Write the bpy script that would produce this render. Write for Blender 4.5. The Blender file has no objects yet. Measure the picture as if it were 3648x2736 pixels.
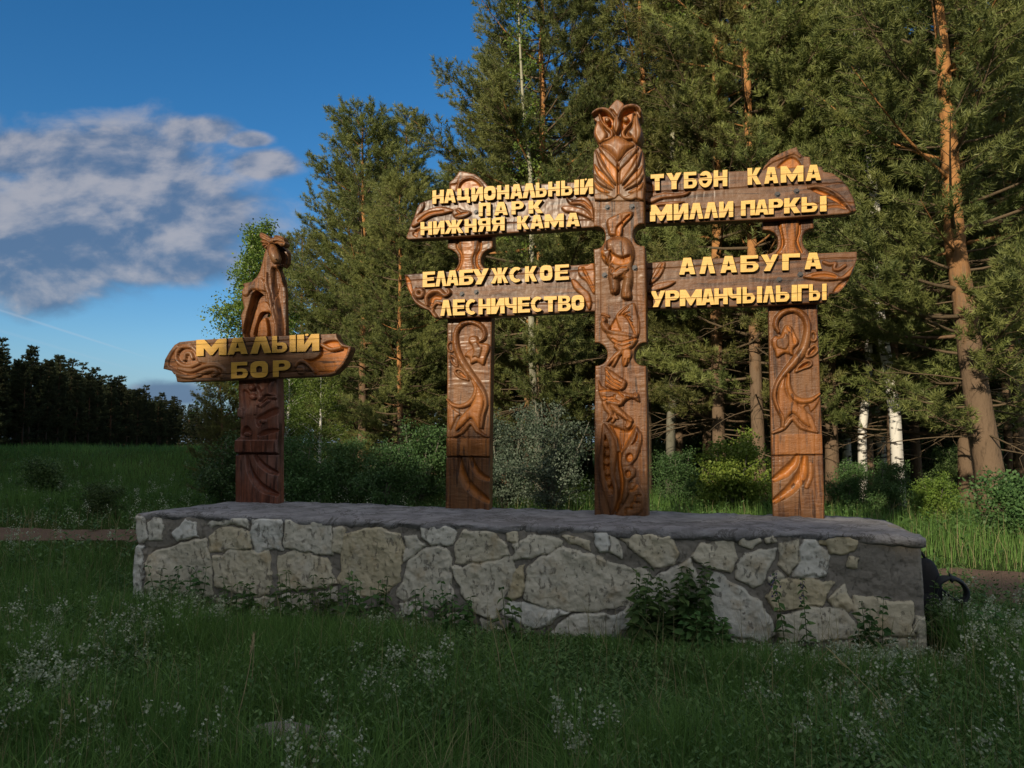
import bpy, math, random
import numpy as np
from mathutils import Vector

sc = bpy.context.scene
col = sc.collection
R = math.radians

# ------------------------------------------------------------------ camera, sky, sun
F_PX = 2850.0                       # focal length in pixels of the 3648 px wide photograph
HORIZON = 1575.0
PITCH = math.atan((HORIZON - 1368.0) / F_PX)
CAM_H = 1.5
cam_d = bpy.data.cameras.new("camera")
cam = bpy.data.objects.new("camera", cam_d)
col.objects.link(cam)
cam_d.sensor_width = 36.0
cam_d.lens = 36.0 * F_PX / 3648.0
cam_d.clip_start = 0.1
cam_d.clip_end = 4000.0
cam.location = (0, 0, CAM_H)
cam.rotation_euler = (R(90) + PITCH, 0, 0)
sc.camera = cam

SUN_AZ = R(31)                      # to the left behind the camera
SUN_EL = R(19.5)
SHADE_DH = 0.0                      # height trim of the wood that shades the foreground
sun_dir = Vector((-math.sin(SUN_AZ) * math.cos(SUN_EL), -math.cos(SUN_AZ) * math.cos(SUN_EL), math.sin(SUN_EL)))
sun_d = bpy.data.lights.new("sun", 'SUN')
sun_d.energy = 4.9
sun_d.angle = R(0.6)
sun_d.color = (1.0, 0.85, 0.64)
sun = bpy.data.objects.new("sun", sun_d)
col.objects.link(sun)
sun.rotation_euler = (-sun_dir).to_track_quat('-Z', 'Y').to_euler()

sc.view_settings.view_transform = 'Standard'
sc.view_settings.look = 'None'
sc.view_settings.exposure = 0.0
sc.view_settings.gamma = 1.0
sc.view_settings.use_curve_mapping = False

CP, SP = math.cos(PITCH), math.sin(PITCH)
def pix_dir(px, py):
    xc = (px - 1824.0) / F_PX
    zc = -(py - 1368.0) / F_PX
    return np.array([xc, CP - SP * zc, SP + CP * zc])

class NT:
    """tiny helper to write node trees"""
    def __init__(self, nt):
        self.nt = nt
    def n(self, typ, **kw):
        nd = self.nt.nodes.new(typ)
        for k, v in kw.items():
            setattr(nd, k, v)
        return nd
    def l(self, a, b):
        self.nt.links.new(a, b)
    def val(self, sock, v):
        if isinstance(v, (int, float)):
            sock.default_value = v
        elif isinstance(v, (tuple, list)):
            sock.default_value = (*v, 1.0) if (len(v) == 3 and sock.type == 'RGBA') else v
        else:
            self.l(v, sock)
    def math(self, op, a, b=0.0, c=0.0, clamp=False):
        nd = self.n('ShaderNodeMath', operation=op, use_clamp=clamp)
        for i, v in enumerate((a, b, c)):
            self.val(nd.inputs[i], v)
        return nd.outputs[0]
    def vmath(self, op, a, b=(0, 0, 0)):
        nd = self.n('ShaderNodeVectorMath', operation=op)
        self.val(nd.inputs[0], a); self.val(nd.inputs[1], b)
        return nd.outputs['Value'] if op in ('DOT_PRODUCT', 'LENGTH', 'DISTANCE') else nd.outputs[0]
    def mix(self, f, a, b, blend='MIX'):
        nd = self.n('ShaderNodeMix', data_type='RGBA', blend_type=blend)
        self.val(nd.inputs[0], f); self.val(nd.inputs[6], a); self.val(nd.inputs[7], b)
        return nd.outputs[2]
    def noise(self, vec, scale, detail=4.0, rough=0.55, dist=0.0):
        nd = self.n('ShaderNodeTexNoise')
        if vec is not None: self.l(vec, nd.inputs['Vector'])
        nd.inputs['Scale'].default_value = scale
        nd.inputs['Detail'].default_value = detail
        nd.inputs['Roughness'].default_value = rough
        nd.inputs['Distortion'].default_value = dist
        return nd.outputs[0]
    def scale(self, vec, s):
        return self.vmath('MULTIPLY', vec, s)
    def step(self, v, lo, hi):
        nd = self.n('ShaderNodeMapRange', interpolation_type='SMOOTHSTEP')
        self.val(nd.inputs[0], v); self.val(nd.inputs[1], lo); self.val(nd.inputs[2], hi)
        return nd.outputs[0]
    def attr(self, name):
        return self.n('ShaderNodeAttribute', attribute_name=name)

# ------------------------------------------------------------------ sky with clouds (all by direction)
world = bpy.data.worlds.new("World")
sc.world = world
world.use_nodes = True
w = NT(world.node_tree)
world.node_tree.nodes.clear()
w_out = w.n('ShaderNodeOutputWorld')
w_bg = w.n('ShaderNodeBackground')
w.l(w_bg.outputs[0], w_out.inputs[0])
sky = w.n('ShaderNodeTexSky', sky_type='NISHITA')
sky.sun_disc = False
sky.sun_elevation = SUN_EL
sky.sun_rotation = math.atan2(sun_dir.x, sun_dir.y)
sky.altitude = 100
sky.air_density = 1.0
sky.dust_density = 0.3
sky.ozone_density = 4.0
hs = w.n('ShaderNodeHueSaturation')
hs.inputs['Saturation'].default_value = 1.25
hs.inputs['Value'].default_value = 1.0
w.l(sky.outputs[0], hs.inputs['Color'])
w_dir = w.n('ShaderNodeTexCoord').outputs['Generated']
sep = w.n('ShaderNodeSeparateXYZ'); w.l(w_dir, sep.inputs[0])
# tangent-plane coordinates of the northern sky half (straight cloud bases stay level)
ypos = w.math('MAXIMUM', sep.outputs[1], 0.05)
ax = w.math('DIVIDE', sep.outputs[0], ypos)
az = w.math('DIVIDE', sep.outputs[2], ypos)
def tan_pt(px, py):
    d = pix_dir(px, py)
    return d[0] / d[1], d[2] / d[1]
comb = w.n('ShaderNodeCombineXYZ'); w.l(ax, comb.inputs[0]); w.l(az, comb.inputs[1])
tv = comb.outputs[0]
warp = w.noise(tv, 9.0, 5.0, 0.6)
def blob(px, py, rx, ry):
    cx, cz = tan_pt(px, py)
    dx = w.math('DIVIDE', w.math('SUBTRACT', ax, cx), rx / F_PX)
    dz = w.math('DIVIDE', w.math('SUBTRACT', az, cz), ry / F_PX)
    dz = w.math('ADD', dz, w.math('MULTIPLY', w.math('LESS_THAN', dz, 0.0), w.math('MULTIPLY', dz, 0.25)))
    d = w.math('SQRT', w.math('ADD', w.math('MULTIPLY', dx, dx), w.math('MULTIPLY', dz, dz)))
    return w.math('SUBTRACT', 1.0, d)
blobs = [(430, 640, 470, 250), (150, 900, 480, 290), (620, 800, 400, 250), (330, 570, 280, 150), (560, 930, 420, 130),
         (710, 470, 160, 66), (885, 500, 95, 40), (930, 590, 150, 70), (60, 560, 170, 110),
         (620, 1410, 190, 62), (-300, 700, 420, 350)]
mask = None
for b in blobs:
    m = blob(*b)
    mask = m if mask is None else w.math('SMOOTH_MAX', mask, m, 0.25)
n1 = w.noise(w.scale(tv, (1.0, 1.7, 1.0)), 7.0, 9.0, 0.55, 0.2)
field = w.math('ADD', mask, w.math('MULTIPLY', w.math('SUBTRACT', n1, 0.42), 1.6))
dens = w.step(field, -0.04, 0.50)
# the same field looked up a little nearer the sun: thin there = bright edge, thick = grey base
off = w.vmath('ADD', tv, (-0.012, 0.022, 0.0))
n2 = w.noise(w.scale(off, (1.0, 1.7, 1.0)), 7.0, 9.0, 0.55, 0.2)
rel = w.math('SUBTRACT', n1, n2)
lit = w.step(w.math('ADD', w.math('MULTIPLY', rel, 1.7), w.math('MULTIPLY', w.math('SUBTRACT', az, tan_pt(0, 830)[1]), 0.7)), -0.16, 0.26)
c_col = w.mix(lit, (0.100, 0.165, 0.285), (0.41, 0.405, 0.44))
FILL_CLOUD_RAD = (0.64, 0.63, 0.61)
SKY_K = 0.125
low = w.math('SUBTRACT', 1.0, w.step(sep.outputs[2], 0.0, 0.13))
base_col = w.mix(w.math('MULTIPLY', low, 0.85), hs.outputs[0], (0.20 / SKY_K, 0.335 / SKY_K, 0.50 / SKY_K))
cl_col = w.vmath('SCALE', c_col); cl_col.node.inputs['Scale'].default_value = 1.0 / SKY_K
out_col = w.mix(w.math('MULTIPLY', dens, 0.86), base_col, cl_col)
# a faint vapour trail
for (a, b, wd, amt) in (((0, 1105), (560, 1285), 5.5, 0.20), ((0, 1178), (520, 1330), 7.0, 0.07)):
    d1, d2 = pix_dir(*a), pix_dir(*b)
    nn = np.cross(d1, d2); nn /= np.linalg.norm(nn)
    dd = w.math('ABSOLUTE', w.vmath('DOT_PRODUCT', w_dir, tuple(nn)))
    dd = w.math('ADD', dd, w.math('MULTIPLY', w.math('SUBTRACT', warp, 0.5), 0.0016))
    tr = w.math('SUBTRACT', 1.0, w.step(dd, 0.0, wd / F_PX))
    fade = w.math('SUBTRACT', 1.0, w.step(ax, tan_pt(300, 1200)[0], tan_pt(600, 1290)[0]))
    tr = w.math('MULTIPLY', w.math('MULTIPLY', tr, fade), w.math('MULTIPLY', w.math('GREATER_THAN', sep.outputs[1], 0.1), amt))
    out_col = w.mix(tr, out_col, (0.55 / SKY_K, 0.6 / SKY_K, 0.68 / SKY_K))
# unseen bright cloud added overhead and behind the camera to lift the shade
cn = w.noise(w.scale(w_dir, (1.0, 1.0, 1.6)), 2.6, 7.0, 0.55)
cov = w.math('MAXIMUM', w.step(w.math('MULTIPLY', sep.outputs[1], -1.0), -0.20, 0.15), w.step(sep.outputs[2], 0.62, 0.82))
cov = w.math('MULTIPLY', cov, w.step(cn, 0.36, 0.52))
cov = w.math('MULTIPLY', cov, w.step(sep.outputs[2], 0.0, 0.12))
out_col = w.mix(cov, out_col, tuple(x / SKY_K for x in FILL_CLOUD_RAD))
w.l(out_col, w_bg.inputs['Color'])
w_bg.inputs['Strength'].default_value = SKY_K

# ------------------------------------------------------------------ mesh and naming helpers
def mk(name, V, polys, mat=None, parent=None, smooth=False, attrs=None, link=True, mesh_only=False):
    """polys: list of int arrays (n,k). attrs: {name: per-vertex float array or (n,3) colour}"""
    me = bpy.data.meshes.new(name)
    V = np.asarray(V, dtype=np.float32)
    me.vertices.add(len(V)); me.vertices.foreach_set('co', V.ravel())
    polys = [np.asarray(p, dtype=np.int32) for p in polys if len(p)]
    tot = sum(p.size for p in polys); npoly = sum(len(p) for p in polys)
    me.loops.add(tot); me.polygons.add(npoly)
    me.loops.foreach_set('vertex_index', np.concatenate([p.ravel() for p in polys]))
    starts, s = [], 0
    for p in polys:
        starts.append(s + np.arange(len(p)) * p.shape[1]); s += p.size
    me.polygons.foreach_set('loop_start', np.concatenate(starts).astype(np.int32))
    me.polygons.foreach_set('use_smooth', np.full(npoly, smooth, dtype=bool))
    for k, a in (attrs or {}).items():
        a = np.asarray(a, dtype=np.float32)
        if a.ndim == 1:
            at = me.attributes.new(k, 'FLOAT', 'POINT'); at.data.foreach_set('value', a)
        else:
            at = me.attributes.new(k, 'FLOAT_COLOR', 'POINT')
            at.data.foreach_set('color', np.concatenate([a, np.ones((len(a), 1), np.float32)], 1).ravel())
    me.update(calc_edges=True)
    if mat is not None: me.materials.append(mat)
    if mesh_only: return me
    return ob(name, me, parent)

def ob(name, data, parent=None):
    o = bpy.data.objects.new(name, data)
    col.objects.link(o)
    if parent is not None: o.parent = parent
    return o

def tag(o, label=None, cat=None, group=None, kind=None):
    if label: o['label'] = label
    if cat: o['category'] = cat
    if group: o['group'] = group
    if kind: o['kind'] = kind
    return o

def empty(name, loc, rz=0.0):
    o = ob(name, None)
    o.location = loc; o.rotation_euler = (0, 0, rz)
    o.empty_display_size = 0.3
    return o

class Geo:
    """collects tubes, quads and lumps into one mesh"""
    def __init__(self):
        self.V = []; self.Q = []; self.T = []; self.C = []; self.n = 0
    def add(self, V, Q=None, T=None, c=0.5):
        V = np.asarray(V, float)
        if Q is not None and len(Q): self.Q.append(np.asarray(Q) + self.n)
        if T is not None and len(T): self.T.append(np.asarray(T) + self.n)
        self.V.append(V)
        c = np.asarray(c, float)
        self.C.append(np.broadcast_to(c, (len(V),)) if c.ndim == 0 else c)
        self.n += len(V)
    def tube(self, pts, rad, k=6, c=0.5, cap=True, flat=1.0):
        pts = np.asarray(pts, float); m = len(pts)
        rad = np.broadcast_to(np.asarray(rad, float), (m,))
        tan = np.gradient(pts, axis=0)
        tan /= np.linalg.norm(tan, axis=1, keepdims=True) + 1e-9
        ref = np.array([0.31, 0.17, 0.94]) if abs(tan[0, 2]) < 0.9 else np.array([1.0, 0.1, 0.0])
        a = np.cross(tan, ref); a /= np.linalg.norm(a, axis=1, keepdims=True) + 1e-9
        b = np.cross(tan, a)
        ang = np.arange(k) * 2 * math.pi / k
        V = pts[:, None] + rad[:, None, None] * (np.cos(ang)[None, :, None] * a[:, None] + flat * np.sin(ang)[None, :, None] * b[:, None])
        i = np.arange(m - 1)[:, None] * k; j = np.arange(k)[None]; j2 = (j + 1) % k
        Q = np.stack([i + j, i + j2, i + k + j2, i + k + j], -1).reshape(-1, 4)
        V = V.reshape(-1, 3)
        T = None
        if cap:
            V = np.concatenate([V, pts[:1], pts[-1:]])
            jj = np.arange(k); e = (m - 1) * k
            T = np.concatenate([np.stack([np.full(k, m * k), (jj + 1) % k, jj], -1),
                                np.stack([np.full(k, m * k + 1), e + jj, e + (jj + 1) % k], -1)])
        self.add(V, Q, T, c)
    def lump(self, c0, r, seg=16, ring=10, noise=0.0, seed=0, c=0.5, power=1.0):
        rs = np.random.RandomState(seed)
        th = np.linspace(0, math.pi, ring + 1); ph = np.arange(seg) * 2 * math.pi / seg
        sg = lambda x: np.sign(x) * np.abs(x) ** power
        x = sg(np.sin(th))[:, None] * sg(np.cos(ph))[None]; y = sg(np.sin(th))[:, None] * sg(np.sin(ph))[None]
        z = sg(np.cos(th))[:, None] * np.ones(seg)[None]
        P = np.stack([x, y, z], -1)
        if noise:
            for q in range(6):
                k_ = rs.randn(3) * 2.0; P = P * (1 + noise / 2.5 * np.sin(P @ k_ + rs.rand() * 6))[..., None]
        P = P * np.asarray(r) + np.asarray(c0)
        i = np.arange(ring)[:, None] * seg; j = np.arange(seg)[None]; j2 = (j + 1) % seg
        Q = np.stack([i + j, i + seg + j, i + seg + j2, i + j2], -1).reshape(-1, 4)
        self.add(P.reshape(-1, 3), Q, None, c)
    def box(self, c0, s, c=0.5, rz=0.0):
        sx, sy, sz = np.asarray(s) / 2
        V = np.array([(x, y, z) for z in (-sz, sz) for y in (-sy, sy) for x in (-sx, sx)])
        ca, sa = math.cos(rz), math.sin(rz)
        V = np.stack([V[:, 0] * ca - V[:, 1] * sa, V[:, 0] * sa + V[:, 1] * ca, V[:, 2]], -1) + np.asarray(c0)
        self.add(V, [(0, 2, 3, 1), (4, 5, 7, 6), (0, 1, 5, 4), (2, 6, 7, 3), (0, 4, 6, 2), (1, 3, 7, 5)], None, c)
    def build(self, name, mat, parent=None, smooth=True, mesh_only=False, origin=None):
        V = np.concatenate(self.V)
        if origin is not None: V = V - np.asarray(origin)
        polys = []
        if self.Q: polys.append(np.concatenate(self.Q))
        if self.T: polys.append(np.concatenate(self.T))
        return mk(name, V, polys, mat, parent, smooth, {'tint': np.concatenate(self.C)}, mesh_only=mesh_only)

def vnoise(X, Y, seed, scale):
    """smooth value noise on arrays"""
    rs = np.random.RandomState(seed)
    tab = rs.rand(64, 64)
    x = X * scale; y = Y * scale
    xi = np.floor(x).astype(int); yi = np.floor(y).astype(int)
    fx = x - xi; fy = y - yi
    fx = fx * fx * (3 - 2 * fx); fy = fy * fy * (3 - 2 * fy)
    g = lambda a, b: tab[a % 64, b % 64]
    return (g(xi, yi) * (1 - fx) + g(xi + 1, yi) * fx) * (1 - fy) + (g(xi, yi + 1) * (1 - fx) + g(xi + 1, yi + 1) * fx) * fy
# ------------------------------------------------------------------ materials
def new_mat(name):
    m = bpy.data.materials.new(name); m.use_nodes = True
    nt = NT(m.node_tree)
    bs = m.node_tree.nodes['Principled BSDF']
    return m, nt, bs

def bump(nt, bs, h, strength=0.5, dist=0.01):
    b = nt.n('ShaderNodeBump'); nt.l(h, b.inputs['Height'])
    b.inputs['Strength'].default_value = strength; b.inputs['Distance'].default_value = dist
    nt.l(b.outputs[0], bs.inputs['Normal'])
    return b

def wood_mat(name, grain, chisel, dark, mid, worn, amber, chis=0.6):
    """grain/chisel: per-axis frequency of the grain streaks and of the gouge marks"""
    m, t, bs = new_mat(name)
    co = t.n('ShaderNodeTexCoord').outputs['Object']
    g = t.noise(t.scale(co, grain), 1.0, 6.0, 0.62, 0.4)
    big = t.noise(co, 2.3, 4.0, 0.6)
    c = t.mix(t.step(g, 0.34, 0.66), dark, mid)
    c = t.mix(t.math('MULTIPLY', t.step(big, 0.40, 0.68), 0.75), c, worn)
    am = t.attr('amber').outputs['Fac']
    amn = t.math('MULTIPLY', am, t.step(t.noise(t.scale(co, grain), 1.6, 4.0), 0.18, 0.6))
    c = t.mix(amn, c, amber)
    ck = t.step(t.noise(t.scale(co, grain), 0.55, 2.0, 0.5, 1.2), 0.60, 0.66)
    fine = t.noise(co, 160.0, 3.0, 0.7)
    c = t.mix(t.math('MULTIPLY', t.step(fine, 0.45, 0.75), 0.25), c, worn)
    c = t.mix(t.math('MULTIPLY', ck, 0.7), c, tuple(x * 0.35 for x in dark))
    t.l(c, bs.inputs['Base Color'])
    t.l(t.math('ADD', 0.30, t.math('MULTIPLY', t.noise(co, 45.0, 4.0), 0.38)), bs.inputs['Roughness'])
    bs.inputs['Coat Weight'].default_value = 0.12
    bs.inputs['Specular IOR Level'].default_value = 0.32
    bs.inputs['Coat Roughness'].default_value = 0.24
    ch = t.noise(t.scale(co, chisel), 1.0, 3.0, 0.55, 0.6)
    h = t.math('ADD', t.math('MULTIPLY', ch, chis), t.math('MULTIPLY', t.noise(co, 120.0, 4.0), 0.18))
    h = t.math('ADD', h, t.math('MULTIPLY', g, 0.22))
    bump(t, bs, h, 0.75, 0.012)
    return m

M = {}
def simple(name, colr, rough=0.6, metal=0.0, var=0.0, scale=20.0):
    m, t, bs = new_mat(name)
    co = t.n('ShaderNodeTexCoord').outputs['Object']
    n = t.noise(co, scale, 4.0)
    a = tuple(max(0, x * (1 - var)) for x in colr); b = tuple(x * (1 + var) for x in colr)
    t.l(t.mix(n, a, b), bs.inputs['Base Color'])
    bs.inputs['Roughness'].default_value = rough; bs.inputs['Metallic'].default_value = metal
    return m
M['post'] = wood_mat('varnished_post_wood', (26, 26, 2.2), (20, 20, 80),
                     (0.050, 0.017, 0.006), (0.200, 0.078, 0.022), (0.175, 0.086, 0.036), (0.43, 0.135, 0.010))
M['owl'] = wood_mat('varnished_owl_wood', (30, 30, 3.0), (30, 30, 6),
                    (0.075, 0.026, 0.008), (0.22, 0.090, 0.026), (0.17, 0.100, 0.050), (0.47, 0.150, 0.010), 0.3)
M['board'] = wood_mat('varnished_board_wood', (2.2, 22, 30), (9, 20, 30),
                      (0.046, 0.018, 0.008), (0.160, 0.066, 0.024), (0.170, 0.088, 0.042), (0.42, 0.130, 0.010), 0.35)
M['darkpost'] = wood_mat('red_brown_post_wood', (26, 26, 2.2), (9, 9, 30),
                         (0.060, 0.020, 0.012), (0.19, 0.062, 0.032), (0.22, 0.125, 0.10), (0.15, 0.035, 0.012), 0.3)

m, t, bs = new_mat('ochre_letter_paint')
co = t.n('ShaderNodeTexCoord').outputs['Object']
g = t.noise(t.scale(co, (5, 40, 60)), 1.0, 5.0, 0.6)
c = t.mix(t.step(g, 0.3, 0.7), (0.62, 0.36, 0.07), (0.76, 0.48, 0.115))
c = t.mix(t.math('MULTIPLY', t.step(t.noise(co, 9.0, 6.0, 0.65), 0.50, 0.70), 0.6), c, (0.42, 0.25, 0.085))
c = t.mix(t.math('MULTIPLY', t.step(t.noise(t.scale(co, (8, 40, 70)), 1.0, 6.0, 0.7), 0.58, 0.68), 0.5), c, (0.26, 0.145, 0.05))
t.l(c, bs.inputs['Base Color']); bs.inputs['Roughness'].default_value = 0.5
bump(t, bs, t.math('ADD', g, t.noise(co, 90.0, 3.0)), 0.3, 0.006)
M['letter'] = m
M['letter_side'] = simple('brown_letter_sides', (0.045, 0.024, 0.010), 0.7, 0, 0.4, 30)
m2 = m.copy(); m2.name = 'mustard_letter_paint'
for nd in m2.node_tree.nodes:
    if nd.type == 'MIX' and not nd.inputs[6].is_linked and not nd.inputs[7].is_linked:
        nd.inputs[6].default_value = (0.50, 0.27, 0.030, 1); nd.inputs[7].default_value = (0.60, 0.345, 0.05, 1)
M['letter_flat'] = m2

m, t, bs = new_mat('rubble_masonry')
co = t.n('ShaderNodeTexCoord').outputs['Object']
st = t.attr('stone').outputs['Fac']; tone = t.attr('tone').outputs['Fac']
n = t.noise(co, 6.0, 8.0, 0.65); nf = t.noise(co, 34.0, 6.0, 0.7)
mort = t.mix(n, (0.165, 0.150, 0.130), (0.33, 0.305, 0.265))
mort = t.mix(t.math('MULTIPLY', t.step(nf, 0.55, 0.7), 0.5), mort, (0.10, 0.09, 0.078))
stc = t.mix(tone, (0.56, 0.48, 0.31), (0.66, 0.66, 0.62))
stc = t.mix(t.math('MULTIPLY', t.step(n, 0.48, 0.72), 0.55), stc, (0.36, 0.25, 0.115))
stc = t.mix(t.math('MULTIPLY', t.step(t.noise(co, 3.1, 7.0, 0.6), 0.5, 0.68), 0.5), stc, (0.60, 0.58, 0.52))
pit = t.step(t.noise(t.scale(co, (1.5, 1, 0.8)), 16.0, 8.0, 0.72), 0.575, 0.61)
stc = t.mix(t.math('MULTIPLY', pit, 0.62), stc, (0.17, 0.155, 0.13))
edge = t.step(t.math('ADD', st, t.math('MULTIPLY', t.math('SUBTRACT', t.noise(co, 20.0, 6.0, 0.7), 0.5), 1.1)), 0.42, 0.56)
c = t.mix(edge, mort, stc)
t.l(c, bs.inputs['Base Color']); bs.inputs['Roughness'].default_value = 0.93
bs.inputs['Specular IOR Level'].default_value = 0.2
h = t.math('ADD', t.math('MULTIPLY', nf, 0.5), t.math('MULTIPLY', n, 0.8))
h = t.math('ADD', h, t.math('MULTIPLY', edge, 0.5))
h = t.math('SUBTRACT', h, t.math('MULTIPLY', pit, 0.3))
bump(t, bs, h, 1.0, 0.018)
M['masonry'] = m

m, t, bs = new_mat('grey_concrete')
co = t.n('ShaderNodeTexCoord').outputs['Object']
n = t.noise(co, 5.0, 9.0, 0.65); nf = t.noise(co, 60.0, 5.0, 0.7)
c = t.mix(t.step(n, 0.3, 0.7), (0.22, 0.215, 0.22), (0.42, 0.41, 0.425))
c = t.mix(t.math('MULTIPLY', t.step(t.noise(co, 1.7, 6.0, 0.7, 1.5), 0.50, 0.53), t.math('SUBTRACT', 1.0, t.step(t.noise(co, 1.7, 6.0, 0.7, 1.5), 0.53, 0.56))), c, (0.15, 0.145, 0.14))
c = t.mix(t.math('MULTIPLY', t.step(nf, 0.5, 0.75), 0.5), c, (0.14, 0.13, 0.125))
t.l(c, bs.inputs['Base Color']); bs.inputs['Roughness'].default_value = 0.95
bs.inputs['Specular IOR Level'].default_value = 0.2
bump(t, bs, t.math('ADD', nf, n), 1.0, 0.025)
M['concrete'] = m

M['bolt'] = simple('dark_steel', (0.022, 0.022, 0.026), 0.5, 0.2, 0.3)
M['rust'] = simple('grey_washer', (0.16, 0.15, 0.14), 0.6, 0.5, 0.4, 60)
M['black_fabric'] = simple('black_nylon', (0.007, 0.007, 0.009), 0.85, 0, 0.4, 80)
M['grey_fabric'] = simple('dark_grey_strap', (0.020, 0.025, 0.031), 0.7, 0, 0.3, 60)
M['stick'] = simple('grey_dead_wood', (0.30, 0.27, 0.27), 0.9, 0, 0.5, 40)
M['boulder'] = simple('sandy_grey_stone', (0.22, 0.19, 0.175), 0.95, 0, 0.45, 14)
M['car_paint'] = simple('pale_blue_car_paint', (0.34, 0.38, 0.43), 0.3, 0, 0.05)
M['car_glass'] = simple('car_glass', (0.02, 0.045, 0.055), 0.1)
M['tyre'] = simple('black_rubber', (0.02, 0.02, 0.02), 0.8)

def leaf_mat(name, lo, hi, rough=0.55, trans=0.35, spec=0.3):
    m, t, bs = new_mat(name)
    tint = t.attr('tint').outputs['Fac']
    oi = t.n('ShaderNodeObjectInfo').outputs['Random']
    f = t.math('ADD', t.math('MULTIPLY', tint, 0.8), t.math('MULTIPLY', oi, 0.2))
    c = t.mix(f, lo, hi)
    hv = t.n('ShaderNodeHueSaturation')
    t.l(t.math('ADD', 0.478, t.math('MULTIPLY', oi, 0.044)), hv.inputs['Hue'])
    t.l(t.math('ADD', 0.82, t.math('MULTIPLY', t.math('FRACT', t.math('MULTIPLY', oi, 7.31)), 0.50)), hv.inputs['Value'])
    t.l(c, hv.inputs['Color']); c = hv.outputs[0]
    t.l(c, bs.inputs['Base Color']); bs.inputs['Roughness'].default_value = rough
    bs.inputs['Specular IOR Level'].default_value = spec
    tr = t.n('ShaderNodeBsdfTranslucent'); t.l(c, tr.inputs[0])
    mx = t.n('ShaderNodeMixShader'); mx.inputs[0].default_value = trans
    out = m.node_tree.nodes['Material Output']
    t.l(bs.outputs[0], mx.inputs[1]); t.l(tr.outputs[0], mx.inputs[2]); t.l(mx.outputs[0], out.inputs[0])
    return m
M['needle'] = leaf_mat('pine_needles', (0.060, 0.090, 0.030), (0.270, 0.285, 0.085), 0.5, 0.3)
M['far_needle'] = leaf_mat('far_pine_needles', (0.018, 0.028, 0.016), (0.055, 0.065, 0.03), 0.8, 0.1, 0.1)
M['birch_leaf'] = leaf_mat('birch_leaves', (0.055, 0.110, 0.020), (0.20, 0.275, 0.050), 0.45, 0.3)
M['bush_leaf'] = leaf_mat('shrub_leaves', (0.036, 0.082, 0.026), (0.125, 0.205, 0.065), 0.5, 0.3)
M['bright_leaf'] = leaf_mat('bright_shrub_leaves', (0.075, 0.13, 0.020), (0.22, 0.27, 0.05), 0.5, 0.35)
M['silver_leaf'] = leaf_mat('silvery_shrub_leaves', (0.035, 0.068, 0.035), (0.22, 0.27, 0.20), 0.6, 0.2)
M['grass'] = leaf_mat('grass_blades', (0.018, 0.066, 0.014), (0.145, 0.245, 0.058), 0.6, 0.35, 0.15)
M['dry_grass'] = leaf_mat('dry_grass', (0.20, 0.17, 0.08), (0.40, 0.34, 0.19), 0.7, 0.2, 0.1)
M['weed'] = leaf_mat('weed_leaves', (0.036, 0.092, 0.026), (0.115, 0.200, 0.062), 0.55, 0.25, 0.2)
M['flower'] = leaf_mat('whitish_flowers', (0.16, 0.22, 0.11), (0.46, 0.50, 0.40), 0.7, 0.25, 0.1)
M['blue_flower'] = leaf_mat('violet_flowers', (0.05, 0.05, 0.10), (0.14, 0.12, 0.26), 0.7, 0.25, 0.1)

def bark_mat(name, low, high, z0, z1, scl=(9, 9, 2.5)):
    m, t, bs = new_mat(name)
    co = t.n('ShaderNodeTexCoord').outputs['Object']
    s = t.n('ShaderNodeSeparateXYZ'); t.l(co, s.inputs[0])
    n = t.noise(t.scale(co, scl), 1.6, 6.0, 0.65)
    f = t.step(t.math('ADD', s.outputs[2], t.math('MULTIPLY', t.math('SUBTRACT', n, 0.5), 4.0)), z0, z1)
    c = t.mix(f, low, high)
    c = t.mix(t.math('MULTIPLY', t.step(n, 0.5, 0.72), 0.7), c, tuple(x * 0.35 for x in low))
    tw = t.attr('tint').outputs['Fac']
    c = t.mix(t.step(tw, 0.75, 0.9), c, (0.135, 0.100, 0.062))
    t.l(c, bs.inputs['Base Color']); bs.inputs['Roughness'].default_value = 0.9
    bs.inputs['Specular IOR Level'].default_value = 0.15
    bump(t, bs, n, 0.9, 0.03)
    return m
M['pine_bark'] = bark_mat('pine_bark', (0.165, 0.115, 0.075), (0.42, 0.205, 0.075), 2.5, 6.0)
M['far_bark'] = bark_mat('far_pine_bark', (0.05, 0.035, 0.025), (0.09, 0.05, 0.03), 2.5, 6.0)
M['grey_bark'] = bark_mat('aspen_bark', (0.16, 0.155, 0.12), (0.36, 0.35, 0.25), 1.0, 6.0, (3.5, 3.5, 2.2))
m, t, bs = new_mat('birch_bark')
co = t.n('ShaderNodeTexCoord').outputs['Object']
n = t.noise(t.scale(co, (3, 3, 11)), 1.0, 4.0, 0.6)
t.l(t.mix(t.step(n, 0.54, 0.60), (0.70, 0.68, 0.62), (0.05, 0.045, 0.04)), bs.inputs['Base Color'])
bs.inputs['Roughness'].default_value = 0.75
M['birch_bark'] = m

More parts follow.
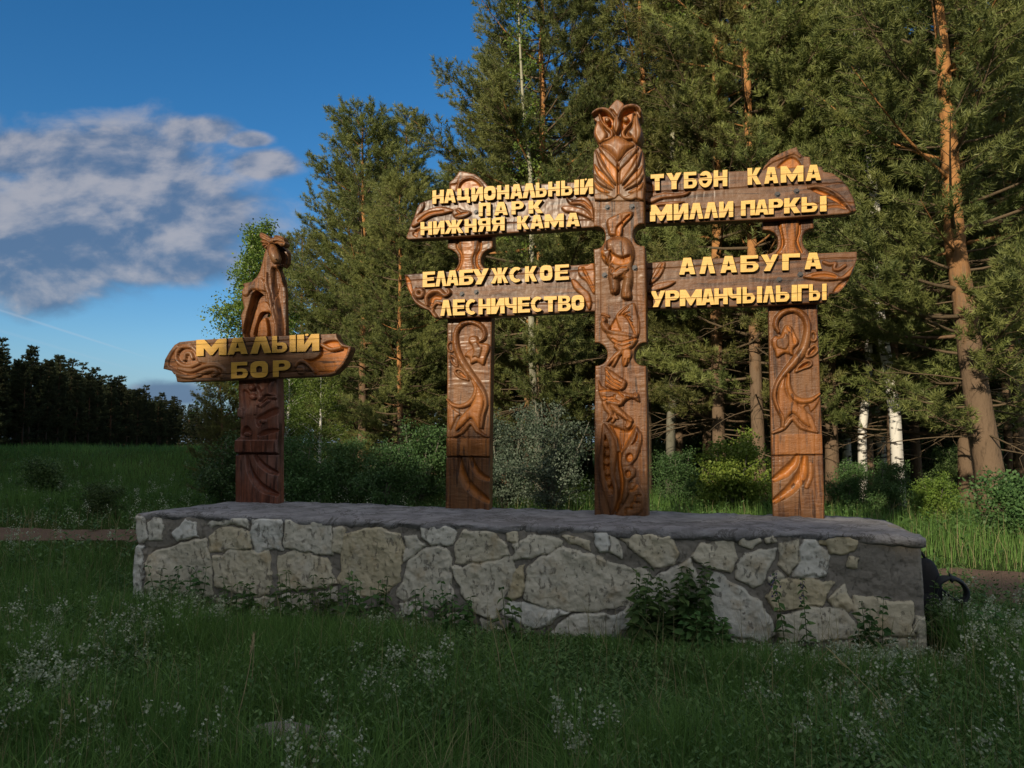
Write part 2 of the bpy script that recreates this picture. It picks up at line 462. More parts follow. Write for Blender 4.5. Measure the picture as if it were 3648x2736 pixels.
m, t, bs = new_mat('meadow_soil')
co = t.n('ShaderNodeTexCoord').outputs['Object']
n = t.noise(co, 0.35, 8.0, 0.6); nf = t.noise(co, 9.0, 6.0, 0.7)
c = t.mix(nf, (0.018, 0.036, 0.010), (0.060, 0.095, 0.028))
c = t.mix(t.math('MULTIPLY', t.step(n, 0.5, 0.7), 0.5), c, (0.060, 0.062, 0.025))
t.l(c, bs.inputs['Base Color']); bs.inputs['Roughness'].default_value = 1.0
bs.inputs['Specular IOR Level'].default_value = 0.0
bump(t, bs, nf, 1.0, 0.08)
M['ground'] = m
m, t, bs = new_mat('sandy_dirt')
co = t.n('ShaderNodeTexCoord').outputs['Object']
n = t.noise(co, 1.2, 8.0, 0.6); nf = t.noise(co, 24.0, 6.0, 0.7)
c = t.mix(n, (0.115, 0.080, 0.060), (0.225, 0.160, 0.122))
c = t.mix(t.math('MULTIPLY', t.step(nf, 0.5, 0.7), 0.4), c, (0.10, 0.075, 0.055))
t.l(c, bs.inputs['Base Color']); bs.inputs['Roughness'].default_value = 1.0
bs.inputs['Specular IOR Level'].default_value = 0.0
bump(t, bs, nf, 0.8, 0.03)
M['dirt'] = m
# ------------------------------------------------------------------ the plane of the carved signs
YAW = R(14.8)
U = np.array([math.cos(YAW), -math.sin(YAW), 0.0])
N = np.array([math.sin(YAW), math.cos(YAW), 0.0])
Y_POST = 7.75                       # depth of the side posts' front on the camera axis
N_WALL = -1.27                      # wall face in front of that plane
O = np.array([0.0, Y_POST, 0.0])
CAMP = np.array([0.0, 0.0, CAM_H])
def uv(px, py, n):
    """where the line of sight through a photograph point meets the vertical plane at offset n"""
    d = pix_dir(px, py)
    t = ((O + n * N - CAMP) @ N) / (d @ N)
    p = CAMP + t * d - O
    return p @ U, p[2]
def w_pt(u, n, v):
    return O + u * U + n * N + np.array([0, 0, v])

ZOOM = {'A': (1400, 500, 2.212), 'B': (2050, 450, 2.0109), 'C': (500, 780, 2.4765), 'E': (2050, 340, 3.949),
        'F': (2600, 1050, 2.049), 'G': (2050, 700, 2.551), 'H': (2050, 1300, 3.017), 'I': (1500, 1050, 2.074),
        'J': (820, 820, 4.146), 'K': (820, 1340, 3.455), 'L': (400, 1700, 1.4747), 'M': (1700, 1700, 1.3012),
        'P': (3240, 1960, 4.147), 'S': (0, 0, 1.0)}
def zs(k, pts):
    x0, y0, s = ZOOM[k]
    return [(x0 + x / s, y0 + y / s) for x, y in pts]
def zuv(k, pts, n):
    return np.array([uv(x, y, n) for x, y in zs(k, pts)])

def seg_dist(P, a, b):
    ab = b - a; t = np.clip(((P - a) @ ab) / (ab @ ab + 1e-12), 0, 1)
    q = P - (a + t[:, None] * ab)
    return np.sqrt((q * q).sum(1)), t
def poly_sdf(P, poly):
    d = np.full(len(P), 1e9); ins = np.zeros(len(P), bool)
    m = len(poly)
    for i in range(m):
        a, b = poly[i], poly[(i + 1) % m]
        d = np.minimum(d, seg_dist(P, a, b)[0])
        c = ((a[1] > P[:, 1]) != (b[1] > P[:, 1]))
        with np.errstate(divide='ignore', invalid='ignore'):
            x = (b[0] - a[0]) * (P[:, 1] - a[1]) / (b[1] - a[1]) + a[0]
        ins ^= c & (P[:, 0] < x)
    return np.where(ins, d, -d)
def smooth_line(pts, n=4):
    """Catmull-Rom through the points"""
    p = np.asarray(pts, float)
    if len(p) < 3: return p
    q = np.concatenate([2 * p[:1] - p[1:2], p, 2 * p[-1:] - p[-2:-1]])
    out = []
    for i in range(1, len(q) - 2):
        for t in np.linspace(0, 1, n, endpoint=False):
            a, b, c, d = q[i - 1], q[i], q[i + 1], q[i + 2]
            out.append(0.5 * (2 * b + (c - a) * t + (2 * a - 5 * b + 4 * c - d) * t * t + (3 * b - a - 3 * c + d) * t ** 3))
    out.append(p[-1])
    return np.array(out)
def smooth_poly(p, n=3):
    p = np.asarray(p, float); m = len(p); out = []
    for i in range(m):
        a, b, c, d = p[i - 1], p[i], p[(i + 1) % m], p[(i + 2) % m]
        for t in np.linspace(0, 1, n, endpoint=False):
            out.append(0.5 * (2 * b + (c - a) * t + (2 * a - 5 * b + 4 * c - d) * t * t + (3 * b - a - 3 * c + d) * t ** 3))
    return np.array(out)

MPP = 0.00272                       # metres per photograph pixel on that plane
def relief(P, prims, n):
    """height and amber-stain fields from the carved shapes
       (zoom, kind, points, height m, width px of the photograph, amber)"""
    H = np.zeros(len(P)); A = np.zeros(len(P))
    for pr in prims:
        k, kind, pts, h, wd, am = pr[:6]
        w_ = np.asarray(wd, float) * MPP
        h = h * 1.28
        if kind in ('pil', 'cut', 'add'): w_ = w_ * 0.72
        q = zuv(k, pts, n)
        pad = float(np.max(w_)) * 2.5 + 0.01
        box = ((P[:, 0] > q[:, 0].min() - pad) & (P[:, 0] < q[:, 0].max() + pad) &
               (P[:, 1] > q[:, 1].min() - pad) & (P[:, 1] < q[:, 1].max() + pad))
        idx = np.nonzero(box)[0]
        if not len(idx): continue
        Q = P[idx]
        if kind in ('pil', 'cut', 'step', 'add'):
            d = poly_sdf(Q, smooth_poly(q) if kind != 'step' else q)
            t = np.clip(d / w_, 0, 1)
            prof = np.sqrt(1 - (1 - t) ** 2) if kind in ('pil', 'add') else t * t * (3 - 2 * t)
            s = d > 0
            if kind == 'pil':   H[idx] = np.maximum(H[idx], np.where(s, h * prof + 0.0, -1))
            elif kind == 'cut': H[idx] = np.where(s, np.minimum(H[idx], H[idx] * (1 - prof) - h * prof), H[idx])
            else:               H[idx] += np.where(s, h * prof, 0)
            A[idx] = np.where(s, A[idx] * (1 - prof) + am * prof, A[idx])
        else:
            q = smooth_line(q)
            L = len(q)
            if w_.ndim:
                ww = np.interp(np.linspace(0, 1, L), np.linspace(0, 1, len(w_)), w_)
            else: ww = np.full(L, float(w_))
            best = np.full(len(Q), 9.0)
            for i in range(L - 1):
                d, tt = seg_dist(Q, q[i], q[i + 1])
                best = np.minimum(best, d / (ww[i] + (ww[i + 1] - ww[i]) * tt))
            s = best < 1
            if kind == 'tube':
                prof = np.sqrt(np.clip(1 - best ** 2, 0, 1))
                H[idx] = np.where(s, np.maximum(H[idx], h * prof), H[idx])
                A[idx] = np.where(s, A[idx] * (1 - prof) + am * prof, A[idx])
            elif kind == 'gouge':
                prof = np.clip(1 - best ** 2, 0, 1)
                H[idx] -= h * prof
                A[idx] = np.where(s, A[idx] * (1 - prof) + am * prof, A[idx])
            elif kind == 'line':
                prof = np.clip(1 - best, 0, 1)
                H[idx] -= h * prof
    return H, A

def panel(name, k_polys, prims, nf, th, mat, parent, o_uv, res=0.0055, rim=0.012, holes=(), smooth=False, rough=0.0016, seed=1, extra=None, attrs_fn=None):
    """a solid plank: outline at plane nf, carved front, thickness th, local axes (u, n, v) from o_uv"""
    outer = np.concatenate([zuv(k, p, nf) for k, p in k_polys])
    if smooth: outer = smooth_poly(outer, 4)
    hol = [smooth_poly(zuv(k, p, nf), 3) for k, p in holes]
    lo, hi = outer.min(0) - res, outer.max(0) + res
    xs = np.arange(lo[0], hi[0] + res, res); ys = np.arange(lo[1], hi[1] + res, res)
    X, Y = np.meshgrid(xs, ys, indexing='ij')
    P = np.stack([X.ravel(), Y.ravel()], -1)
    def sd(Q):
        d = poly_sdf(Q, outer)
        for h in hol: d = np.minimum(d, -poly_sdf(Q, h))
        return d
    D = sd(P)
    keep = D > -res * 0.95
    e = res * 0.25
    near = np.nonzero(keep & (D < 0))[0]
    if len(near):
        Pn = P[near]
        g = np.stack([sd(Pn + [e, 0]) - sd(Pn - [e, 0]), sd(Pn + [0, e]) - sd(Pn - [0, e])], -1) / (2 * e)
        g /= np.linalg.norm(g, axis=1, keepdims=True) + 1e-9
        P[near] = Pn + g * (-D[near])[:, None]
        D[near] = 0
    nx, ny = X.shape
    id_ = np.arange(nx * ny).reshape(nx, ny)
    cells = np.stack([id_[:-1, :-1], id_[1:, :-1], id_[1:, 1:], id_[:-1, 1:]], -1).reshape(-1, 4)
    cells = cells[keep[cells].all(1)]
    used = np.unique(cells)
    remap = -np.ones(nx * ny, int); remap[used] = np.arange(len(used))
    F = remap[cells]; P = P[used]; D = D[used]
    H, A = relief(P, prims, nf)
    if extra is not None: H = H + extra(P)
    H += rough * (vnoise(P[:, 0], P[:, 1], seed, 9.0) - 0.5) * 2 + rough * 0.8 * (vnoise(P[:, 0], P[:, 1], seed + 1, 30.0) - 0.5)
    t = np.clip(D / rim, 0, 1)
    H -= rim * 0.7 * (1 - np.sqrt(1 - (1 - t) ** 2))
    m = len(P)
    front = np.stack([P[:, 0] - o_uv[0], nf - H, P[:, 1] - o_uv[1]], -1)
    back = np.stack([P[:, 0] - o_uv[0], np.full(m, nf + th), P[:, 1] - o_uv[1]], -1)
    # boundary edges
    ed = np.concatenate([F[:, [0, 1]], F[:, [1, 2]], F[:, [2, 3]], F[:, [3, 0]]])
    key = np.sort(ed, 1); code = key[:, 0].astype(np.int64) * m + key[:, 1]
    uq, inv, cnt = np.unique(code, return_inverse=True, return_counts=True)
    be = ed[cnt[inv] == 1]
    bv = np.unique(be); bm = -np.ones(m, int); bm[bv] = np.arange(len(bv))
    V = np.concatenate([front, back, front[bv], back[bv]])
    S = np.stack([2 * m + bm[be[:, 0]], 2 * m + len(bv) + bm[be[:, 0]], 2 * m + len(bv) + bm[be[:, 1]], 2 * m + bm[be[:, 1]]], -1)
    attrs = {'amber': np.concatenate([A, A * 0, A[bv] * 0, A[bv] * 0])}
    if attrs_fn is not None:
        for kk, a in attrs_fn(P).items(): attrs[kk] = np.concatenate([a, a * 0, a[bv], a[bv] * 0])
    return mk(name, V, [F, F[:, ::-1] + m, S], mat, parent, True, attrs)

def circ(x, y, r, n=10, ry=None):
    return [(x + r * math.cos(a), y + (ry or r) * math.sin(a)) for a in np.arange(n) * 2 * math.pi / n]
def mirror(c2, pts):
    return [(c2 - x, y) for x, y in pts]

# ------------------------------------------------------------------ raised letters
def arc(cx, cy, rx, ry, a0, a1, n=9):
    return [(cx + rx * math.cos(R(a)), cy + ry * math.sin(R(a))) for a in np.linspace(a0, a1, n)]
def superell(cx, cy, rx, ry, n=24, p=0.62):
    f = lambda c: math.copysign(abs(c) ** p, c)
    return [(cx + rx * f(math.cos(a)), cy + ry * f(math.sin(a))) for a in np.arange(n) * 2 * math.pi / n]
S_ = 0.31
GL = {
 'А': [[(0,0),(.27,1),(.73,1),(1,0),(.68,0),(.63,.17),(.37,.17),(.32,0)], [(.42,.38),(.58,.38),(.5,.72)]],
 'Л': [[(0,0),(.26,1),(.74,1),(1,0),(.66,0),(.5,.6),(.34,0)]],
 'М': [[(0,0),(0,1),(.27,1),(.5,.52),(.73,1),(1,1),(1,0),(.75,0),(.75,.48),(.54,.02),(.46,.02),(.25,.48),(.25,0)]],
 'Н': [[(0,0),(0,1),(.34,1),(.34,.63),(.66,.63),(.66,1),(1,1),(1,0),(.66,0),(.66,.36),(.34,.36),(.34,0)]],
 'И': [[(0,0),(0,1),(.32,1),(.32,.46),(.62,1),(1,1),(1,0),(.68,0),(.68,.54),(.38,0)]],
 'Й': [[(0,0),(0,1),(.32,1),(.32,.40),(.64,1),(1,1),(1,0),(.68,0),(.68,.52),(.38,0)], circ(.44, .97, .085, 10, .07)],
 'О': [superell(.5,.5,.5,.5), superell(.5,.5,.17,.2,16)],
 'С': [arc(.5,.5,.5,.5,48,312,22) + [(.66,.24),(.56,.2)] + arc(.5,.5,.2,.25,250,110,8) + [(.56,.8),(.66,.76)]],
 'Ә': [arc(.5,.5,.5,.5,-130,150,22) + [(.32,.72)] + arc(.5,.5,.18,.24,120,22,6) + [(.67,.6),(.08,.6),(0,.5)] + arc(.5,.5,.5,.5,190,228,3), [(.28,.42),(.67,.42)] + arc(.47,.42,.2,.2,-20,-160,6)],
 'Р': [[(0,0),(0,1)] + arc(.62,.69,.38,.31,90,-90,10) + [(.34,.38),(.34,0)], [(.34,.59),(.34,.80)] + arc(.56,.695,.11,.105,90,-90,6)],
 'Я': None,
 'Ь': [[(0,0),(0,1),(.34,1),(.34,.60)] + arc(.68,.3,.32,.30,90,-90,9), [(.34,.19),(.34,.41)] + arc(.58,.3,.11,.11,90,-90,6)],
 'Б': [[(0,0),(0,1),(.96,1),(.96,.78),(.34,.78),(.34,.60)] + arc(.68,.3,.32,.30,90,-90,9), [(.34,.19),(.34,.41)] + arc(.6,.3,.1,.11,90,-90,6)],
 'В': [[(0,0),(0,1)] + arc(.64,.75,.31,.25,90,-60,7) + [(.80,.5)] + arc(.66,.28,.34,.28,50,-90,8), [(.33,.18),(.33,.40)] + arc(.58,.29,.1,.11,90,-90,5), [(.33,.62),(.33,.82)] + arc(.56,.72,.1,.1,90,-90,5)],
 'Г': [[(0,0),(0,1),(1,1),(1,.76),(.36,.76),(.36,0)]],
 'Е': [[(0,0),(0,1),(1,1),(1,.79),(.36,.79),(.36,.61),(.92,.61),(.92,.40),(.36,.40),(.36,.21),(1,.21),(1,0)]],
 'Ж': [[(0,0),(.24,.52),(.02,1),(.24,1),(.38,.62),(.38,1),(.62,1),(.62,.62),(.76,1),(.98,1),(.76,.52),(1,0),(.76,0),(.62,.38),(.62,0),(.38,0),(.38,.38),(.24,0)]],
 'К': [[(0,0),(0,1),(.34,1),(.34,.60),(.60,1),(.98,1),(.66,.54),(1,0),(.62,0),(.34,.44),(.34,0)]],
 'П': [[(0,0),(0,1),(1,1),(1,0),(.66,0),(.66,.76),(.34,.76),(.34,0)]],
 'Т': [[(.32,0),(.32,.74),(0,.74),(0,1),(1,1),(1,.74),(.68,.74),(.68,0)]],
 'У': [[(.16,0),(.34,.36),(0,1),(.36,1),(.53,.62),(.68,1),(1,1),(.52,0)]],
 'Ү': [[(.33,0),(.33,.46),(0,1),(.36,1),(.5,.70),(.64,1),(1,1),(.67,.46),(.67,0)]],
 'Ц': [[(0,.14),(0,1),(.32,1),(.32,.38),(.58,.38),(.58,1),(.9,1),(.9,.36),(1,.36),(1,-.08),(.76,-.08),(.74,.14)]],
 'Ч': [[(.66,0),(.66,.34),(.3,.34),(.08,.46),(0,.62),(0,1),(.34,1),(.34,.66),(.42,.58),(.66,.58),(.66,1),(1,1),(1,0)]],
}
GL['Я'] = [[(1 - x, y) for x, y in p] for p in GL['Р']]
GL['Я'][0] = [(1,0),(1,1)] + [(1 - x, y) for x, y in arc(.64,.70,.36,.30,90,-60,9)] + [(0,0),(.36,0),(.52,.38),(.66,.38),(.66,0)]
GL['Ы'] = [[(x * .64, y) for x, y in p] for p in GL['Ь']] + [[(.74,0),(.74,1),(1,1),(1,0)]]

def letter(ch, quad, nf, depth, mat, parent, o_uv, seam, seed):
    """one letter: glyph outline mapped into its measured quad (tl, tr, bl, br), solid, with the crack of the plank"""
    tl, tr, bl, br = [np.array(uv(*p, nf)) for p in quad]
    cd = bpy.data.curves.new('letter', 'CURVE'); cd.dimensions = '2D'; cd.fill_mode = 'BOTH'
    rs = random.Random(seed)
    org = (tl + tr + bl + br) / 4
    for poly in GL[ch]:
        sp = cd.splines.new('POLY'); sp.points.add(len(poly) - 1); sp.use_cyclic_u = True
        for pt, (x, y) in zip(sp.points, poly):
            p = (bl * (1 - x) + br * x) * (1 - y) + (tl * (1 - x) + tr * x) * y - org
            pt.co = (p[0] + rs.uniform(-.0012, .0012), p[1] + rs.uniform(-.0012, .0012), 0, 1)
    cd.extrude = depth / 2 - 0.002; cd.bevel_depth = 0.0025; cd.bevel_resolution = 1; cd.offset = -0.002
    tmp = bpy.data.objects.new('tmp', cd)
    me = bpy.data.meshes.new_from_object(tmp)
    bpy.data.objects.remove(tmp); bpy.data.curves.remove(cd)
    import bmesh
    bm = bmesh.new(); bm.from_mesh(me)
    bmesh.ops.remove_doubles(bm, verts=bm.verts, dist=0.0002)
    if seam is not None:
        a, b = [np.array(uv(*p, nf)) - org for p in seam]
        d = b - a; nn = np.array([-d[1], d[0]]) / np.linalg.norm(d)
        gap = 0.0022
        for s in (-1, 1):
            c = a + nn * gap * s
            bmesh.ops.bisect_plane(bm, geom=bm.verts[:] + bm.edges[:] + bm.faces[:], plane_co=(c[0], c[1], 0), plane_no=(nn[0], nn[1], 0))
        mid = [f for f in bm.faces if abs((np.array(f.calc_center_median()[:2]) - a) @ nn) < gap * 0.9]
        bmesh.ops.delete(bm, geom=mid, context='FACES')
    for v in bm.verts:
        x, y, z = v.co
        v.co = (x, -z, y)
    bm.to_mesh(me); bm.free()
    me.name = 'letter'
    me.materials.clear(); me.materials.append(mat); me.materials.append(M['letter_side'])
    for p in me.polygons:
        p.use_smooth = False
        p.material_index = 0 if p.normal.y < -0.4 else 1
    o = ob('letter', me, parent)
    o.location = (org[0] - o_uv[0], nf - depth / 2 + 0.004 + rs.uniform(-.003, .003), org[1] - o_uv[1])
    return o

def word(zk, tl, tr, bl, br, spec, nf, depth, mat, parent, o_uv, seam=None, seed=0):
    (xl, yl), (xr, yr) = tl, tr
    top = lambda x: tl[1] + (tr[1] - tl[1]) * (x - tl[0]) / (tr[0] - tl[0])
    bot = lambda x: bl[1] + (br[1] - bl[1]) * (x - bl[0]) / (br[0] - bl[0])
    sm = zs(zk, seam) if seam else None
    for i, (ch, x0, x1) in enumerate(spec):
        q = zs(zk, [(x0, top(x0)), (x1, top(x1)), (x0, bot(x0)), (x1, bot(x1))])
        letter(ch, q, nf, depth, mat, parent, o_uv, sm, seed * 50 + i)

def bolt(zk, x, y, nf, parent, o_uv):
    u_, v_ = zuv(zk, [(x, y)], nf)[0]
    g = Geo()
    a = np.arange(7) * 2 * math.pi / 6
    def ringp(r, n0): return np.array([(r * math.cos(t), n0, r * math.sin(t)) for t in np.arange(6) * math.pi / 3])
    def disk(r, n0, n1, c):
        V = np.concatenate([ringp(r, n0), ringp(r, n1), [(0, n1, 0)]]); k = np.arange(6)
        g.add(V, np.stack([k, (k + 1) % 6, 6 + (k + 1) % 6, 6 + k], -1), np.stack([6 + k, 6 + (k + 1) % 6, np.full(6, 12)], -1), c)
    disk(0.027, 0.0, -0.006, 0.2); disk(0.0165, -0.006, -0.022, 0.8)
    o = g.build('bolt', M['bolt'], parent, smooth=False)
    o.location = (u_ - o_uv[0], nf + 0.001, v_ - o_uv[1])

N_BOARD, N_MID = -0.11, -0.30
TH_POST, TH_BOARD, TH_MID = 0.12, 0.109, 0.185

# ------------------------------------------------------------------ the big three-post sign
base_u, base_v = uv(2215, 1838, N_MID)
gate = empty('carved_gate_sign', tuple(w_pt(base_u, 0, base_v)), -YAW)
tag(gate, 'big carved wooden sign of three posts and four boards with yellow letters, owl on top', 'sign')
OG = (base_u, base_v)

# --- middle post: shaft
shaft = [('G', [(172, 40), (622, 40), (622, 245), (585, 248), (560, 260), (538, 282), (527, 310), (523, 345), (527, 380), (540, 415), (560, 436), (590, 446), (628, 450), (635, 700), (645, 1325), (615, 1326), (585, 1338), (560, 1358), (538, 1390), (528, 1430), (530, 1470), (545, 1505), (570, 1525), (605, 1537), (640, 1540)]),
         ('H', [(770, 600), (780, 1690), (203, 1690), (205, 600)]),
         ('G', [(180, 1540), (215, 1535), (250, 1520), (275, 1495), (289, 1460), (291, 1425), (282, 1390), (264, 1360), (240, 1340), (210, 1328), (175, 1325), (175, 700), (165, 478), (200, 473), (228, 462), (250, 440), (265, 410), (271, 370), (268, 330), (255, 300), (235, 280), (205, 271), (165, 270)])]
leafR = lambda pts: pts
pr = [
 # fox: tail, body, haunch, legs, head
 ('G', 'pil', [(340,185),(420,152),(520,143),(515,190),(470,240),(432,290),(415,365),(320,365),(295,305),(283,240),(300,205)], .034, 14, .25),
 ('G', 'cut', [(505,160),(500,195),(455,240),(425,285),(408,360),(368,360),(372,285),(420,235),(460,190)], -.012, 6, .9),
 ('G', 'pil', [(370,368),(440,372),(500,410),(535,480),(538,560),(518,640),(528,720),(522,800),(510,850),(518,915),(490,945),(435,938),(415,892),(425,830),(440,760),(402,770),(405,850),(372,897),(322,882),(310,800),(298,720),(305,640),(272,612),(240,560),(230,495),(258,430),(308,390)], .045, 24, .15),
 ('G', 'add', [(300,420),(440,395),(515,470),(520,560),(470,610),(370,600),(330,520),(290,490)], .022, 26, .05),
 ('G', 'add', [(312,740),(392,770),(400,850),(370,890),(325,878)], .014, 9, .0),
 ('G', 'add', [(440,765),(512,750),(505,850),(514,910),(490,940),(430,930),(420,890)], .014, 9, .0),
 ('G', 'add', [(305,645),(370,625),(440,650),(495,665),(470,705),(410,745),(360,765),(345,740),(310,700)], .020, 8, .1),
 ('G', 'add', circ(362,742,18), .012, 6, 0),
 ('G', 'add', [(235,510),(285,505),(325,495),(315,560),(295,612),(268,600)], .014, 6, .8),
 ('G', 'gouge', [(250,545),(275,575),(290,605)], .014, 5, .9), ('G', 'gouge', [(330,515),(345,560),(330,610)], .012, 5, .8),
 ('G', 'cut', [(330,520),(420,560),(510,540),(500,620),(420,640),(340,620)], -.034, 10, .8),
 ('G', 'gouge', [(318,650),(350,672),(345,700)], .014, 4, .7), ('G', 'gouge', [(375,690),(420,660),(470,655)], .014, 4, .7),
 ('G', 'gouge', [(400,742),(450,712),(490,680)], .012, 3.5, .5), ('G', 'gouge', [(340,855),(345,890)], .01, 2.5, .3), ('G', 'gouge', [(362,855),(366,892)], .01, 2.5, .3),
 ('G', 'gouge', [(450,890),(452,938)], .01, 2.5, .3), ('G', 'gouge', [(480,890),(484,940)], .01, 2.5, .3),
 ('G', 'line', [(425,170),(432,300),(437,470),(447,600)], .02, 1.6, 0),
] + [('G', 'add', circ(x, y, 8), .012, 3, 0) for x, y in ((455,715),(468,700),(482,684),(480,655))] + [
 # displaying grouse with fanned tail
 ('G', 'pil', [(520,970),(545,985),(560,1040),(580,1110),(585,1200),(580,1255),(545,1292),(440,1270),(390,1180),(370,1085),(440,1010)], .030, 10, .25)] + [
 ('G', 'gouge', [(400 + 14*i, 1090 - 8*i + (i*i)*1.5), (480 + 13*i, 1010 + 48*i)], .012, 3.2, .5) for i in range(0, 6)] + [
 ('G', 'tube', [(262,1125),(258,1160),(285,1200),(350,1240),(430,1255),(540,1275)], .040, [9,11,14,14,13,10], .1),
 ('G', 'pil', circ(264,1125,26,12,32), .046, 9, .0), ('G', 'gouge', [(256,1118),(258,1130)], .014, 3.5, .6), ('G', 'tube', [(240,1070),(275,1080),(305,1095)], .02, 4, .2),
 ('G', 'pil', [(285,1262),(330,1255),(430,1262),(560,1290),(555,1335),(510,1385),(440,1410),(360,1350)], .036, 13, .3),
 ('G', 'gouge', [(340,1300),(400,1330),(470,1320),(550,1295)], .014, 4, .8), ('G', 'gouge', [(360,1340),(430,1370),(500,1350)], .012, 4, .7),
 ('G', 'cut', [(300,1215),(330,1150),(370,1100),(400,1180),(420,1225),(350,1225)], .012, 7, .7),
 ('G', 'tube', [(370,1360),(415,1405),(370,1450),(330,1490),(300,1530)], .032, [8,11,9,7,4], .3), ('G', 'tube', [(395,1440),(370,1490),(345,1535)], .028, 6, .3),
 ('G', 'pil', [(440,1395),(510,1395),(515,1450),(495,1490),(470,1540),(430,1540),(425,1450)], .034, 10, .5),
 ('G', 'gouge', [(455,1480),(440,1535)], .014, 3, .4), ('G', 'gouge', [(485,1480),(475,1525)], .014, 3, .4),
 # flying duck-like bird
 ('H', 'pil', [(320,22),(375,55),(470,120),(545,170),(557,205),(520,268),(430,275),(350,250),(318,215),(325,120)], .036, 12, .15),
 ('H', 'gouge', [(340,70),(400,150),(500,205)], .013, 4, .7), ('H', 'gouge', [(335,130),(400,190),(490,240)], .013, 4, .7), ('H', 'gouge', [(330,185),(390,225),(470,262)], .012, 3.5, .6),
 ('H', 'pil', [(245,158),(270,200),(310,245),(400,278),(520,292),(600,308),(670,310),(692,350),(692,402),(650,385),(600,368),(545,388),(500,440),(420,448),(350,425),(290,395),(262,330),(248,260)], .042, 13, .1),
 ('H', 'add', circ(650,330,42,12,38), .012, 10, 0), ('H', 'gouge', circ(650,325,14,8) + [(664,325)], .012, 2.5, .3), ('H', 'gouge', [(555,345),(590,362),(640,372)], .014, 3, .5),
 ('H', 'gouge', [(262,285),(340,280),(430,275),(520,345)], .016, 4, .7), ('H', 'gouge', [(300,345),(360,358),(400,352)], .014, 4, .7), ('H', 'gouge', [(310,395),(370,380),(420,390)], .014, 4, .6), ('H', 'gouge', [(430,330),(420,370),(470,400)], .014, 4, .6),
 ('H', 'tube', [(310,410),(345,470),(385,530),(345,600)], .030, [8,11,9,4], .2), ('H', 'tube', [(380,540),(420,570),(400,608)], .026, 6, .2), ('H', 'tube', [(430,540),(450,575)], .022, 5, .2),
 ('H', 'tube', [(400,440),(470,500),(540,560),(600,600)], .038, [13,12,10,8], .2), ('H', 'tube', [(590,580),(590,640),(560,670)], .028, 6, .3), ('H', 'tube', [(560,570),(565,630),(545,655)], .026, 5, .3),
 # leaf scrolls below
 ('H', 'cut', [(345,640),(430,650),(560,690),(640,640),(640,700),(560,850),(515,930),(480,950),(440,800)], .024, 14, .85),
 ('H', 'pil', [(293,638),(340,660),(395,740),(432,830),(448,950),(432,1100),(430,1200),(465,1350),(445,1500),(385,1625),(360,1540),(300,1340),(258,1190),(247,1010),(268,850)], .030, 12, .05),
 ('H', 'cut', [(318,740),(345,790),(372,900),(375,1050),(385,1200),(420,1340),(395,1400),(340,1290),(300,1120),(298,930)], .010, 7, .8)] + [
 ('H', 'pil', circ(x, y, 32, 10, 42), .020, 9, .35) for x, y in ((335,850),(345,945),(338,1040),(345,1150),(362,1260),(385,1360))] + [
 ('H', 'pil', [(648,660),(690,700),(722,770),(705,880),(665,1000),(612,1078),(650,1120),(640,1200),(575,1255),(580,1340),(545,1450),(505,1490),(512,1350),(530,1240),(482,1070),(500,960),(560,860),(615,760)], .032, 12, .05),
 ('H', 'cut', [(665,720),(678,770),(655,830),(598,872),(640,800)], -.004, 4, .7), ('H', 'cut', circ(585,995,42,10,52), -.002, 6, .9), ('H', 'cut', circ(568,1172,36,10,46), -.002, 6, .9),
 ('H', 'gouge', [(470,950),(480,1100),(500,1250),(490,1400),(440,1560)], .022, 7, .9),
 ('H', 'pil', [(590,1268),(680,1282),(738,1390),(738,1500),(680,1600),(540,1640),(420,1640),(510,1500),(570,1400)], .028, 14, .1),
 ('H', 'gouge', [(700,1400),(650,1410),(640,1460)], .014, 5, .6), ('H', 'gouge', [(690,1480),(620,1480),(600,1530)], .014, 5, .6), ('H', 'gouge', [(610,1540),(550,1545),(540,1600)], .014, 5, .6), ('H', 'gouge', [(660,1300),(630,1340),(600,1350)], .014, 6, .8),
 ('G', 'line', [(230,50),(228,470),(232,900),(236,1330)], .010, 1.3, 0), ('G', 'line', [(560,640),(568,1000),(575,1320)], .010, 1.3, 0), ('H', 'line', [(520,20),(515,300),(525,600),(515,900)], .012, 1.4, 0), ('H', 'line', [(690,560),(700,1000),(712,1600)], .010, 1.3, 0), ('H', 'line', [(285,20),(288,600)], .010, 1.3, 0),
]
def chisel(seed, along_v=True, amp=0.0032, f1=6.0, f2=38.0):
    def fn(P):
        a, b = (P[:, 0], P[:, 1]) if along_v else (P[:, 1], P[:, 0])
        wv = b + 0.035 * vnoise(a, b, seed + 7, 5.0)
        s = vnoise(a * f1 / f2, wv, seed, f2)
        return amp * (np.abs(s - 0.5) * 2) * (0.4 + 0.9 * vnoise(a, b, seed + 3, 3.0))
    return fn
mid_post = panel('post', shaft, pr, N_MID, TH_MID, M['post'], gate, OG, seed=3, extra=chisel(11))
mid_post['label'] = 'middle post carved with a fox, two birds and leaf scrolls'

